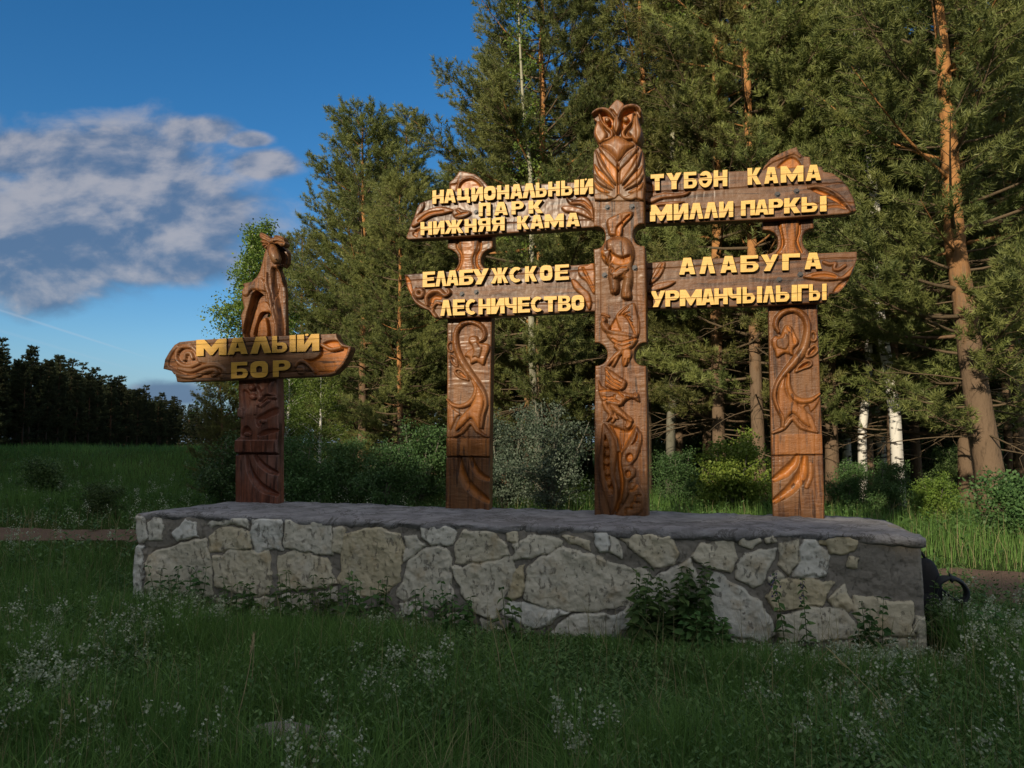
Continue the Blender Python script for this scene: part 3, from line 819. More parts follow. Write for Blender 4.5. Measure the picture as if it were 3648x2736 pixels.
# --- owl on top
owl_out = [('E', [(585,58),(640,92),(692,132),(697,163),(760,145),(850,143),(912,185),(938,240),(930,290),(888,330),(893,370),(915,420),(940,480),(940,560),(905,640),(855,690),(905,722),(945,775),(957,850),(960,1000),(977,1240),(962,1300),(962,1484),(266,1484),(265,1300),(258,1200),(250,1000),(255,800),(282,752),(335,718),(320,690),(285,625),(262,580),(255,520),(270,460),(298,400),(300,370),(270,350),(250,315),(236,290),(255,250),(320,205),(400,187),(460,190),(520,130)])]
f1 = [(325,735),(420,770),(520,850),(605,965),(600,1062),(520,1000),(420,890)]
f2 = [(335,800),(440,890),(530,990),(592,1070),(592,1250),(500,1130),(400,970)]
f3 = [(283,775),(330,840),(420,1010),(545,1190),(560,1270),(440,1150),(325,980)]
f4 = [(262,965),(325,1035),(420,1125),(530,1270),(540,1310),(430,1235),(310,1120)]
f5 = [(262,1110),(340,1165),(440,1255),(525,1335),(420,1305),(300,1225)]
f6 = [(265,1215),(330,1275),(440,1340),(480,1370),(390,1375),(295,1315)]
pr = []
for f, h, am in ((f1, .030, .1), (f2, .016, 1.0), (f3, .032, .1), (f4, .014, 1.0), (f5, .028, .15), (f6, .014, .9)):
    pr += [('E', 'pil', f, h, 9, am), ('E', 'pil', mirror(1222, f), h, 9, am * .45)]
pr += [
 ('E', 'pil', [(350,712),(450,640),(585,570),(720,640),(840,700),(720,790),(605,930),(500,840)], .034, 34, .3),
 ('E', 'pil', [(585,60),(690,135),(640,225),(590,300),(530,225),(465,190)], .020, 8, .1),
 ('E', 'cut', [(345,275),(430,235),(520,290),(545,400),(520,470),(540,560),(480,640),(430,640),(490,560),(440,470),(390,400)], .022, 8, .85),
 ('E', 'cut', [(650,290),(700,225),(800,205),(840,230),(812,300),(808,400),(740,470),(715,560),(780,620),(720,640),(660,560),(640,430)], .022, 8, .85),
 ('E', 'pil', [(300,390),(350,380),(420,500),(455,560),(425,640),(350,690),(285,610),(262,520)], .032, 14, .25),
 ('E', 'pil', [(830,300),(875,270),(905,400),(937,520),(900,640),(850,685),(780,600),(725,535),(790,450)], .032, 14, .2),
 ('E', 'tube', [(243,288),(300,242),(380,218),(460,235),(520,290),(560,350)], .052, [6,8,9,9,7,5], .0),
 ('E', 'tube', [(610,350),(635,270),(680,210),(760,175),(850,175),(905,205),(925,260)], .052, [5,7,9,9,9,8,6], .0),
 ('E', 'pil', [(572,310),(612,318),(645,420),(632,490),(583,565),(535,490),(528,420)], .055, 10, .0),
 ('E', 'gouge', [(588,330),(585,550)], .008, 2, .3),
 ('E', 'tube', [(345,290),(380,390),(450,470),(515,530),(505,605),(430,642)], .036, [4,5,6,7,7,5], .35),
 ('E', 'tube', [(820,270),(790,390),(725,465),(672,545),(700,612),(782,618)], .036, [4,5,6,7,7,5], .35),
 ('E', 'pil', circ(450,352,42), .026, 9, .0), ('E', 'pil', circ(712,345,46), .026, 10, .0),
 ('E', 'gouge', [(470,420),(490,425),(480,400)], .02, 5, .3),
 ('E', 'pil', [(266,1400),(400,1380),(540,1440),(600,1370),(680,1430),(800,1385),(960,1330),(960,1480),(860,1462),(790,1484),(700,1470),(610,1400),(560,1445),(450,1484),(350,1484),(270,1475)], .020, 8, .1),
 ('E', 'gouge', [(600,1000),(602,1380)], .02, 4, .5),
 ('E', 'line', [(845,150),(860,600),(868,1000),(870,1480)], .03, 1.6, 0),
]
owl = panel('owl_carving', owl_out, pr, N_MID - 0.012, TH_MID, M['owl'], gate, OG, res=0.0045, seed=5)
for x, y in ((1690, 528), (1885, 522), (1668, 1062), (1905, 1005)):
    bolt('A', x, y, N_MID - 0.004, mid_post, OG)

# --- side posts (crest, waist and carved shaft in one plank)
def swan(k, c2=None):
    """scroll with bell flower as on the left side post; mirrored about c2/2 for the right one"""
    f = (lambda p: p) if c2 is None else (lambda p: mirror(c2, p))
    return f
postL = [('A', [(443,330),(480,300),(522,240),(580,248),(645,265),(705,310),(755,365),(778,400),(785,838),(768,856),(735,866),(708,890),(692,925),(692,970),(712,1000),(745,1014),(776,1040)]),
         ('I', [(522,172),(508,1000),(506,1200),(500,1650),(178,1650),(184,1200),(190,1000),(195,182)]),
         ('A', [(440,1035),(470,1025),(500,1005),(517,965),(514,920),(497,885),(465,862),(430,850),(432,760)])]
pr = [
 ('A', 'cut', [(520,420),(530,340),(580,305),(640,305),(690,350),(720,420)], .016, 9, .8), ('A', 'tube', [(510,430),(520,350),(560,310),(620,298),(680,330),(730,400)], .012, 4, .1),
 ('A', 'cut', [(445,345),(500,330),(525,260),(500,390),(450,400)], .012, 8, .3),
 ('A', 'gouge', [(505,755),(505,840),(540,900),(530,980),(500,1030)], .014, 5, .9), ('A', 'gouge', [(685,755),(690,850),(660,910),(660,980),(690,1030)], .018, 5, .9), ('A', 'pil', [(525,750),(670,750),(665,860),(630,930),(640,1040),(530,1040),(550,930),(535,860)], .014, 14, .55),
 ('I', 'tube', [(435,350),(470,320),(470,265),(430,222),(365,203),(300,225),(262,285),(262,370),(290,460),(350,560),(420,650),(470,730),(485,810),(465,890),(452,980)], .036, [5,8,9,9,9,10,11,13,14,14,11,8,7,7,6], .15),
 ('I', 'pil', [(362,312),(415,308),(440,355),(500,365),(512,400),(490,460),(465,525),(420,498),(370,515),(362,470),(322,455),(345,420),(385,390),(355,350)], .030, 12, .3), ('I', 'add', [(385,370),(420,350),(440,385),(460,395),(440,470),(410,460),(385,465),(400,420)], .014, 7, 0),
 ('I', 'tube', circ(226,385,28,10,36), .018, 4, .2), ('I', 'tube', [(215,450),(230,500),(270,530),(262,480),(235,455),(215,450)], .018, 4, .2), ('I', 'tube', [(340,625),(290,610),(255,575),(265,552),(300,555),(335,595),(350,630)], .022, 4.5, .2), ('I', 'gouge', [(290,580),(325,608)], .010, 5, .7),
 ('I', 'pil', [(385,625),(425,665),(462,740),(468,810),(448,900),(436,1000),(400,950),(370,912),(320,960),(255,1010),(275,930),(320,875),(370,820),(402,740)], .026, 16, .55),
 ('I', 'tube', [(198,775),(240,815),(300,825),(360,800),(398,750),(410,690),(385,635)], .032, [4,7,9,10,10,9,5], .35),
 ('I', 'pil', [(200,800),(250,850),(305,885),(270,900),(240,960),(215,1000),(200,900)], .014, 9, .3),
 ('I', 'tube', [(245,1046),(310,1010),(372,942),(420,1005),(490,1050)], .026, [5,8,9,8,5], .2),
 ('I', 'line', [(186,1056),(300,1054),(508,1056)], .020, 2.2, 0), ('I', 'line', [(184,1200),(300,1196),(506,1202)], .034, 3.2, 0),
 ('I', 'step', [(186,1060),(508,1060),(506,1196),(184,1194)], .005, 2, .35),
 ('I', 'gouge', [(285,1205),(300,1310),(350,1410),(430,1480),(505,1530)], .026, [10,17,20,17,10], .75), ('I', 'gouge', [(370,1205),(395,1280),(440,1335),(505,1365)], .022, [9,14,14,9], .7),
 ('I', 'line', [(350,840),(348,1060),(345,1640)], .014, 1.5, 0), ('I', 'line', [(232,180),(222,600),(216,1200),(214,1640)], .009, 1.2, 0),
]
side_l = panel('post', postL, pr, 0.0, TH_POST, M['post'], gate, OG, seed=7, extra=chisel(21))
side_l['label'] = 'side post nearer the moose sign, its scroll curling to the right'
postR = [('B', [(1335,330),(1352,285),(1400,230),(1450,200),(1530,165),(1585,145),(1600,185),(1635,215),(1680,218),(1690,300),(1706,640),(1706,728),(1675,735),(1645,752),(1628,785),(1626,825),(1640,865),(1668,892),(1735,1275)]),
         ('F', [(637,72),(650,400),(660,700),(680,1170),(694,1680),(318,1680),(305,1170),(296,800),(280,85)]),
         ('B', [(1378,1280),(1375,915),(1410,905),(1440,880),(1452,840),(1447,795),(1425,762),(1390,745),(1342,740),(1342,665)])]
pr = [
 ('B', 'cut', [(1440,300),(1480,250),(1540,215),(1590,230),(1625,290),(1560,300)], .018, 9, .85), ('B', 'tube', [(1340,310),(1400,260),(1480,225),(1560,195),(1610,220)], .012, 4, .1),
 ('B', 'gouge', [(1450,670),(1480,780),(1480,860),(1440,920)], .014, 4, .9), ('B', 'gouge', [(1605,670),(1605,760),(1590,820),(1620,900)], .014, 4, .9), ('B', 'pil', [(1465,660),(1595,660),(1590,780),(1575,850),(1600,920),(1450,920),(1490,850),(1480,780)], .016, 14, .5),
 ('F', 'tube', [(355,275),(333,225),(350,165),(410,122),(480,118),(540,160),(566,230),(560,320),(530,410),(470,490),(400,570),(345,650),(325,740),(350,830),(385,900),(385,960)], .040, [5,9,10,10,10,11,12,14,15,14,11,8,7,7,7,6], .2),
 ('F', 'pil', [(300,340),(330,300),(365,305),(400,228),(450,235),(480,300),(505,352),(462,400),(462,445),(400,430),(345,462),(325,410)], .032, 12, .35), ('F', 'add', [(340,330),(385,315),(400,280),(420,300),(430,350),(410,400),(380,400),(340,380)], .014, 7, .0), ('F', 'gouge', [(420,245),(455,290),(470,350)], .01, 6, .8),
 ('F', 'tube', circ(608,305,22,10,34), .022, 5, .2), ('F', 'tube', [(560,455),(600,445),(636,410),(625,372),(595,385),(565,420),(560,455)], .024, 5, .2), ('F', 'tube', [(480,560),(530,540),(585,520),(590,490),(560,485),(510,515),(480,560)], .026, 5, .2), ('F', 'gouge', [(505,540),(560,505)], .012, 5, .8), ('F', 'gouge', [(582,435),(612,400)], .012, 4, .8),
 ('F', 'pil', [(405,575),(412,690),(440,750),(500,800),(560,850),(585,965),(520,930),(456,866),(410,930),(400,940),(362,860),(345,770),(352,670)], .028, 16, .35),
 ('F', 'tube', [(428,585),(425,660),(450,735),(510,775),(590,770),(655,725)], .036, [5,9,11,11,9,4], .5),
 ('F', 'pil', [(500,790),(580,790),(655,740),(640,800),(590,855),(570,805),(520,835)], .014, 7, .3), ('F', 'pil', [(560,870),(600,890),(635,1000),(590,970)], .018, 6, .2),
 ('F', 'tube', [(312,1008),(390,972),(457,900),(520,965),(632,1002)], .028, [5,8,9,8,5], .2),
 ('F', 'line', [(305,1178),(450,1172),(682,1168)], .030, 3, 0), ('F', 'step', [(305,1020),(632,1012),(678,1020),(680,1164),(305,1172)], .004, 2, .3),
 ('F', 'gouge', [(318,1350),(400,1300),(470,1230),(492,1180)], .026, [10,18,16,10], .8), ('F', 'gouge', [(320,1510),(430,1430),(520,1320),(548,1190)], .030, [10,18,20,11], .75), ('F', 'tube', [(560,1400),(590,1320),(590,1240)], .012, 8, .2),
 ('F', 'line', [(495,780),(508,1000),(515,1400),(525,1660)], .014, 1.5, 0), ('F', 'line', [(600,540),(608,720)], .012, 1.5, 0), ('F', 'line', [(622,860),(626,1640)], .010, 1.4, 0), ('F', 'line', [(355,1020),(365,1660)], .008, 1.2, 0),
]
side_r = panel('post', postR, pr, 0.0, TH_POST, M['post'], gate, OG, seed=9, extra=chisel(31))
side_r['label'] = 'side post at the wide end, its scroll curling to the left'

# --- boards
def board(zk, out, prims, seams, seed, label, th=TH_BOARD, nf=N_BOARD, parent=gate, oo=OG, mat='board'):
    prims = prims + [(zk, 'line', s, .020, 1.7, 0) for s in seams]
    b = panel('board', [(zk, out)], prims, nf, th, M[mat], parent, oo, seed=seed, extra=chisel(seed + 40, False, 0.0018, 8.0, 30.0), rim=0.010)
    b['label'] = label
    return b
b_ul = board('A', [(103,768),(125,700),(150,640),(190,540),(215,500),(245,480),(308,462),(330,418),(700,374),(1180,342),(1660,316),(1660,676),(1500,690),(1000,725),(400,766),(120,782)], [
  ('A','pil',[(150,660),(200,595),(280,550),(380,525),(490,560),(400,590),(320,605),(240,650),(170,690)], .028, 9, .3), ('A','gouge',[(210,640),(290,585),(400,565)], .012, 5, .8),
  ('A','pil',[(200,520),(240,490),(255,510),(240,550),(200,600),(165,640)], .02, 7, .1), ('A','cut',[(150,740),(180,700),(225,690),(200,720),(190,765)], .014, 5, .6),
  ('A','add',[(475,560),(520,535),(545,550),(600,560),(620,580),(580,610),(520,622),(480,600)], .026, 8, .0), ('A','gouge',[(500,600),(540,585),(590,575)], .014, 4, .6), ('A','gouge',[(510,560),(540,585)], .012, 4, .6),
  ('A','pil',[(1365,450),(1420,470),(1490,445),(1550,475),(1585,560),(1585,650),(1550,570),(1480,515),(1400,510)], .026, 8, .3), ('A','pil',[(1328,530),(1380,518),(1450,530),(1530,560),(1590,640),(1500,600),(1420,578),(1360,570)], .030, 8, .3), ('A','gouge',[(1420,490),(1500,490),(1560,540)], .012, 4, .7)],
  [[(120,470),(320,455),(950,414),(1660,368)], [(110,720),(700,662),(1660,622)]], 51, 'upper board on the moose side, three lines of letters')
b_ll = board('A', [(88,1058),(250,1045),(560,1025),(960,1005),(1400,985),(1660,966),(1660,1342),(1500,1350),(900,1382),(330,1402),(292,1342),(210,1318),(150,1240),(110,1160)], [
  ('A','tube',circ(215,1207,26), .034, 10, .1), ('A','tube',[(185,1170),(160,1215),(185,1270),(240,1310),(300,1345),(345,1395)], .030, [5,7,8,8,8,7], .1),
  ('A','cut',[(95,1065),(130,1090),(150,1160),(160,1250),(110,1160)], .016, 5, .8), ('A','tube',[(275,1300),(270,1240),(310,1195),(370,1190),(415,1225),(450,1205),(440,1180)], .036, [7,9,11,10,9,8,6], .25), ('A','gouge',[(300,1290),(320,1240),(370,1240)], .016, 9, .9), ('A','tube',[(320,1390),(320,1320),(350,1285),(380,1290)], .026, 6, .4),
  ('A','pil',[(1462,1000),(1530,985),(1592,978),(1592,1215),(1530,1120),(1470,1070)], .022, 9, .6), ('A','gouge',[(1500,1010),(1540,1090),(1585,1180)], .012, 5, .7), ('A','pil',[(1408,1098),(1450,1110),(1500,1165),(1550,1210),(1568,1290),(1545,1340),(1500,1240),(1430,1170)], .026, 8, .5)],
  [[(100,1108),(700,1070),(1660,1020)], [(300,1330),(900,1300),(1660,1275)]], 53, 'lower board on the moose side with a curled scroll end')
b_ur = board('B', [(440,366),(760,343),(1090,324),(1230,317),(1700,290),(1763,288),(1780,325),(1840,334),(1893,370),(1950,430),(1990,510),(2013,602),(1950,625),(1400,664),(500,700),(440,703)], [
  ('B','pil',[(505,540),(560,500),(640,480),(740,485),(825,465),(800,500),(720,515),(620,525),(540,560)], .026, 8, .25), ('B','pil',[(505,600),(560,560),(640,545),(720,540),(785,545),(700,570),(600,575),(540,600)], .022, 7, .3), ('B','cut',[(500,400),(560,420),(560,480),(510,520)], .010, 9, .3),
  ('B','cut',[(1678,445),(1730,445),(1820,480),(1900,530),(1945,590),(1880,550),(1790,505),(1710,470)], .024, 6, .95), ('B','tube',[(1670,440),(1740,432),(1840,465),(1930,540),(1975,605)], .014, 5, .0), ('B','gouge',[(1800,580),(1880,572),(1940,590)], .008, 5, .8)],
  [[(440,470),(900,458),(1300,432),(1960,405)], [(440,612),(900,596),(1500,560),(2000,548)]], 55, 'upper board on the far side of the owl with a wedge end')
b_lr = board('B', [(440,982),(740,960),(1340,926),(2017,897),(2017,950),(1990,1040),(1940,1130),(1888,1190),(1820,1200),(1800,1260),(1300,1286),(500,1310),(440,1312)], [
  ('B','pil',[(530,1125),(560,1050),(600,985),(645,975),(635,1030),(600,1090),(550,1130)], .022, 8, .25), ('B','pil',[(515,1195),(560,1140),(630,1118),(720,1112),(680,1150),(610,1175),(550,1200)], .026, 8, .3), ('B','cut',[(505,1220),(540,1225),(560,1280),(520,1295)], .012, 8, .5), ('B','gouge',[(560,1100),(600,1050),(625,990)], .01, 3, .6),
  ('B','pil',[(1628,1082),(1700,1050),(1780,1040),(1850,1055),(1900,1080),(1960,1030),(1995,1000),(1960,1090),(1880,1105),(1780,1110),(1690,1100)], .028, 8, .4), ('B','tube',[(1780,975),(1820,990),(1860,985),(1850,1020),(1880,1030),(1930,1000)], .020, 6, .2), ('B','gouge',[(1700,1078),(1780,1070),(1860,1085)], .012, 4, .8), ('B','cut',[(1840,1190),(1880,1130),(1950,1080),(1960,1100),(1890,1185)], .014, 6, .7)],
  [[(440,1030),(900,1000),(1340,966),(2010,942)], [(440,1240),(1000,1228),(1800,1196)]], 57, 'lower board on the far side of the owl with a scroll of leaves')
for b, zk, x, y in ((b_ul,'A',657,566),(b_ll,'A',545,1212),(b_ll,'A',658,1196),(b_ur,'B',1447,488),(b_ur,'B',1584,465),(b_lr,'B',1610,1063),(b_lr,'B',1460,1099)):
    bolt(zk, x, y, N_BOARD - 0.002, b, OG)
LD = 0.034
NL = N_BOARD - 0.012
word('A', (318,402),(1580,308),(318,508),(1580,428), [('Н',318,408),('А',412,502),('Ц',513,614),('И',625,717),('О',724,816),('Н',828,922),('А',930,1027),('Л',1028,1128),('Ь',1130,1217),('Н',1228,1320),('Ы',1330,1470),('Й',1478,1582)], NL, LD, M['letter'], b_ul, OG, [(120,468),(1660,368)], 1)
word('A', (683,502),(1185,476),(683,606),(1185,578), [('П',683,775),('А',803,912),('Р',940,1037),('К',1073,1187)], NL, LD, M['letter'], b_ul, OG, [(110,618),(1660,512)], 2)
word('A', (225,650),(1475,575),(225,755),(1475,682), [('Н',225,316),('И',325,414),('Ж',414,562),('Н',572,666),('Я',676,776),('Я',784,886),('К',985,1080),('А',1088,1192),('М',1200,1352),('А',1370,1477)], NL, LD, M['letter'], b_ul, OG, [(110,716),(1660,618)], 3)
word('A', (243,1042),(1390,980),(243,1162),(1390,1102), [('Е',243,340),('Л',343,430),('А',428,526),('Б',530,642),('У',635,762),('Ж',778,916),('С',923,1030),('К',1045,1142),('О',1163,1262),('Е',1281,1391)], NL, LD, M['letter'], b_ll, OG, [(100,1108),(1660,1020)], 4)
word('A', (380,1262),(1510,1222),(380,1388),(1510,1342), [('Л',380,470),('Е',480,575),('С',580,672),('Н',680,776),('И',780,886),('Ч',888,982),('Е',990,1086),('С',1094,1196),('Т',1194,1296),('В',1306,1406),('О',1411,1511)], NL, LD, M['letter'], b_ll, OG, [(300,1332),(1660,1275)], 5)
word('B', (540,352),(1088,318),(540,468),(1088,435), [('Т',540,636),('Ү',653,762),('Б',777,871),('Ә',884,979),('Н',990,1088)], NL, LD, M['letter'], b_ur, OG, [(440,412),(2000,320)], 6)
word('B', (1232,308),(1755,280),(1232,428),(1755,392), [('К',1232,1330),('А',1350,1452),('М',1468,1632),('А',1648,1757)], NL, LD, M['letter'], b_ur, OG, [(440,412),(2000,320)], 7)
word('B', (535,570),(1130,542),(535,688),(1130,655), [('М',535,695),('И',705,810),('Л',816,917),('Л',923,1022),('И',1030,1131)], NL, LD, M['letter'], b_ur, OG, [(440,652),(2000,572)], 8)
word('B', (1185,540),(1795,505),(1185,648),(1795,615), [('П',1185,1286),('А',1286,1382),('Р',1383,1487),('К',1493,1610),('Ы',1617,1796)], NL, LD, M['letter'], b_ur, OG, [(440,652),(2000,556)], 9)
word('B', (745,948),(1760,908),(745,1068),(1760,1025), [('А',743,860),('Л',888,1002),('А',1038,1157),('Б',1182,1312),('У',1328,1452),('Г',1480,1607),('А',1638,1761)], NL, LD, M['letter'], b_lr, OG, [(440,1030),(2010,946)], 10)
word('B', (540,1185),(1795,1130),(540,1300),(1795,1248), [('У',538,646),('Р',645,747),('М',749,906),('А',903,997),('Н',995,1091),('Ч',1092,1186),('Ы',1197,1336),('Л',1344,1427),('Ы',1434,1586),('Г',1590,1667),('Ы',1671,1796)], NL, LD, M['letter'], b_lr, OG, [(440,1250),(2000,1180)], 11)

# ------------------------------------------------------------------ the single post with the moose
su, sv = uv(915, 1793, 0.0)
solo = empty('carved_signpost', tuple(w_pt(su, 0, sv)), -YAW)
tag(solo, 'smaller single carved wooden signpost topped by a moose, one board with two words', 'sign')
OS = (su, sv)
pr = [
 ('K','pil',[(345,108),(400,180),(450,130),(545,58),(512,200),(565,235),(450,240),(400,292),(358,312),(338,230)], .034, 12, .1), ('K','gouge',[(400,180),(405,240)], .012, 5, .5),
 ('K','pil',circ(272,140,42,10,46), .034, 14, .1), ('K','pil',circ(290,255,52,10,42), .030, 14, .4), ('K','gouge',[(300,180),(330,150),(340,100)], .014, 6, .5),
 ('K','tube',[(340,345),(380,365),(430,335),(500,275),(590,258)], .026, [6,8,8,8,6], .2), ('K','pil',[(335,330),(345,400),(330,470),(290,470)], .024, 8, .1), ('K','gouge',[(360,380),(440,300),(560,280)], .016, 6, .3),
 ('K','cut',[(150,160),(240,200),(250,330),(200,440),(170,420),(150,300)], .020, 14, .4), ('K','pil',[(100,400),(150,390),(175,430),(165,512),(105,500)], .026, 8, .0),
 ('K','cut',[(300,520),(420,430),(590,370),(600,470),(440,540),(350,640)], .026, 14, .9), ('K','pil',circ(410,555,42,10,30), .028, 9, .1),
 ('K','cut',[(128,740),(150,640),(205,602),(255,650),(270,742)], .030, 12, .9), ('K','pil',circ(215,715,46,10,32), .012, 10, .2),
 ('K','cut',[(330,720),(420,650),(590,640),(590,690),(450,730),(360,750)], .022, 10, .9),
 ('K','step',[(62,785),(578,785),(578,940),(62,940)], .020, 2, .25), ('K','line',[(55,958),(300,955),(585,962)], .05, 4.5, 0), ('K','line',[(270,790),(275,940)], .016, 2, 0),
 ('K','gouge',[(208,985),(235,1140),(310,1290),(420,1390),(575,1455)], .034, [9,15,18,18,10], .9), ('K','gouge',[(310,985),(370,1070),(470,1150),(580,1200)], .030, [9,14,15,10], .9),
 ('K','line',[(135,970),(132,1560)], .012, 1.5, 0), ('K','line',[(330,970),(325,1560)], .012, 1.5, 0),
]
solo_post = panel('post', [('K',[(100,-70),(575,-70),(590,640),(582,780),(578,1000),(583,1640),(60,1640),(62,1000),(66,785),(122,742),(125,520),(98,500),(104,340)])], pr, 0.0, 0.13, M['darkpost'], solo, OS, seed=13, rough=.003)
b_s = board('C', [(345,1085),(505,1068),(900,1045),(1250,1030),(1590,1018),(1725,1012),(1735,1050),(1755,1085),(1790,1110),(1855,1125),(1857,1152),(1830,1220),(1790,1290),(1720,1360),(1650,1385),(1400,1397),(1000,1412),(600,1430),(322,1438),(310,1380),(285,1345),(262,1338),(200,1322),(215,1240),(255,1170),(300,1110)], [
  ('C','cut',[(300,1330),(240,1290),(270,1190),(340,1120),(430,1115),(500,1170),(510,1250),(640,1280),(720,1330),(690,1400),(560,1410),(420,1400)], .014, 10, .3),
  ('C','tube',[(505,1180),(450,1130),(380,1125),(325,1170),(320,1240),(365,1290),(440,1300),(510,1270)], .016, 9, .15), ('C','tube',[(390,1240),(400,1190),(440,1185),(460,1225)], .014, 8, .1), ('C','tube',[(290,1350),(360,1385),(460,1395),(560,1350),(640,1330),(670,1350),(640,1380)], .014, 9, .15), ('C','tube',[(340,1320),(450,1340),(560,1300),(660,1290),(735,1330),(720,1390)], .016, 8, .1),
  ('C','cut',[(1590,1110),(1660,1070),(1740,1070),(1770,1115),(1845,1140),(1815,1240),(1740,1330),(1640,1370),(1530,1375),(1490,1300),(1420,1240),(1520,1230),(1580,1190)], .030, 12, .95), ('C','tube',[(1600,1110),(1680,1150),(1760,1135)], .010, 7, .6), ('C','tube',[(1845,1145),(1810,1245),(1730,1335)], .008, 6, .1),
  ('C','tube',[(1375,1300),(1400,1265),(1450,1262),(1500,1300),(1540,1350)], .024, 7, .2), ('C','pil',circ(1425,1330,44), .026, 12, .0)],
  [[(330,1118),(900,1088),(1600,1058)], [(300,1375),(900,1365),(1700,1340)]], 59, None, TH_BOARD, N_BOARD, solo, OS)
if 'label' in b_s: del b_s['label']
word('C', (505,1070),(1587,1015),(505,1213),(1587,1166), [('М',505,772),('А',783,960),('Л',983,1168),('Ы',1173,1382),('Й',1392,1588)], NL + .012, .03, M['letter_flat'], b_s, OS, [(330,1118),(1600,1058)], 12)
word('C', (815,1268),(1335,1245),(815,1411),(1335,1392), [('Б',813,962),('О',983,1140),('Р',1182,1337)], NL + .012, .03, M['letter_flat'], b_s, OS, [(300,1375),(1700,1338)], 13)

pr = [
 ('J','cut',[(205,1600),(222,1300),(270,1110),(315,950),(380,895),(460,925),(530,1010),(600,1200),(650,1600)], .085, 5, .2),
 ('J','add',[(235,1600),(280,1300),(335,1130),(420,1040),(500,1055),(565,1180),(600,1350),(605,1600)], .030, 8, .3),
 ('J','cut',[(295,1600),(335,1340),(395,1205),(480,1190),(530,1270),(545,1600)], .105, 5, .4),
 ('J','add',[(345,1600),(360,1380),(420,1290),(480,1290),(500,1600)], .050, 8, .5),
 ('J','cut',[(690,230),(812,290),(815,480),(760,540),(690,515),(660,400)], .05, 10, .0),
 ('J','cut',[(600,540),(590,700),(615,900),(660,1150),(700,1400),(705,1640),(800,1640),(800,900),(760,740),(700,560)], .055, 22, .0), ('J','tube',[(545,640),(540,800),(580,950),(620,1150),(680,1400),(690,1590)], .022, [6,9,9,8,8,9], .1),
 ('J','add',[(200,850),(330,780),(450,700),(520,760),(540,900),(440,900),(330,890),(260,980),(190,960)], .020, 14, .1),
 ('J','line',[(515,330),(510,640),(522,850),(515,1000)], .03, 1.5, 0), ('J','line',[(685,780),(640,1100),(632,1590)], .02, 1.3, 0),
 ('J','cut',[(715,770),(800,900),(800,1600),(735,1600),(715,1000)], .016, 6, 0),
]
moose = panel('moose_carving', [('J',[(520,270),(560,210),(620,182),(700,192),(760,240),(806,300),(812,400),(800,480),(752,537),(692,512),(682,560),(720,650),(748,750),(766,900),(780,1600),(190,1600),(165,1520),(148,1260),(195,1150),(165,1020),(168,900),(205,850),(175,790),(235,770),(300,758),(380,690),(430,600),(470,450),(497,330)])],
   pr, -0.02, 0.125, M['post'], solo, OS, res=.0045, holes=[('J',[(465,1215),(505,1192),(530,1215),(530,1250),(455,1262)])], seed=15, extra=chisel(71, True, .003, 6, 40), rim=.03)
pr = [('J','gouge',[(430,130),(520,160),(560,190)], .02, 4, .2), ('J','gouge',[(445,190),(520,200)], .02, 4, .2), ('J','gouge',[(480,245),(540,205)], .02, 4, .2), ('J','gouge',[(450,60),(520,100),(570,130)], .012, 6, .1),
      ('J','gouge',[(640,110),(700,110),(760,140)], .012, 6, .1), ('J','gouge',[(640,170),(700,165),(780,185)], .02, 4, .3)]
hp = np.array([[*zuv('J', [p], -0.09)[0]] for p in ((560, 235), (600, 262), (635, 315), (668, 385), (695, 445), (706, 500))])
g = Geo()
g.tube(np.stack([hp[:, 0] - OS[0], np.array([-.04, -.065, -.085, -.10, -.105, -.10]), hp[:, 1] - OS[1]], -1), [.036, .056, .060, .056, .056, .032], 14, .5)
for ex, ey, er, en in ((628, 268, .010, -.128), (672, 425, .009, -.155)):
    q = zuv('J', [(ex, ey)], en)[0]; g.lump((q[0] - OS[0], en, q[1] - OS[1]), er, 10, 6)
mh = g.build('head', M['owl'], moose)
ant = panel('antlers', [('J',[(422,60),(432,32),(455,28),(520,60),(552,80),(572,112),(600,118),(640,85),(672,65),(725,72),(770,95),(782,120),(778,150),(806,180),(795,218),(745,237),(690,200),(600,185),(545,230),(512,276),(480,256),(468,230),(448,208),(450,185),(430,160),(440,128),(425,90)])], pr, -0.125, 0.11, M['owl'], moose, OS, res=.004, smooth=False, seed=17, rim=.03)
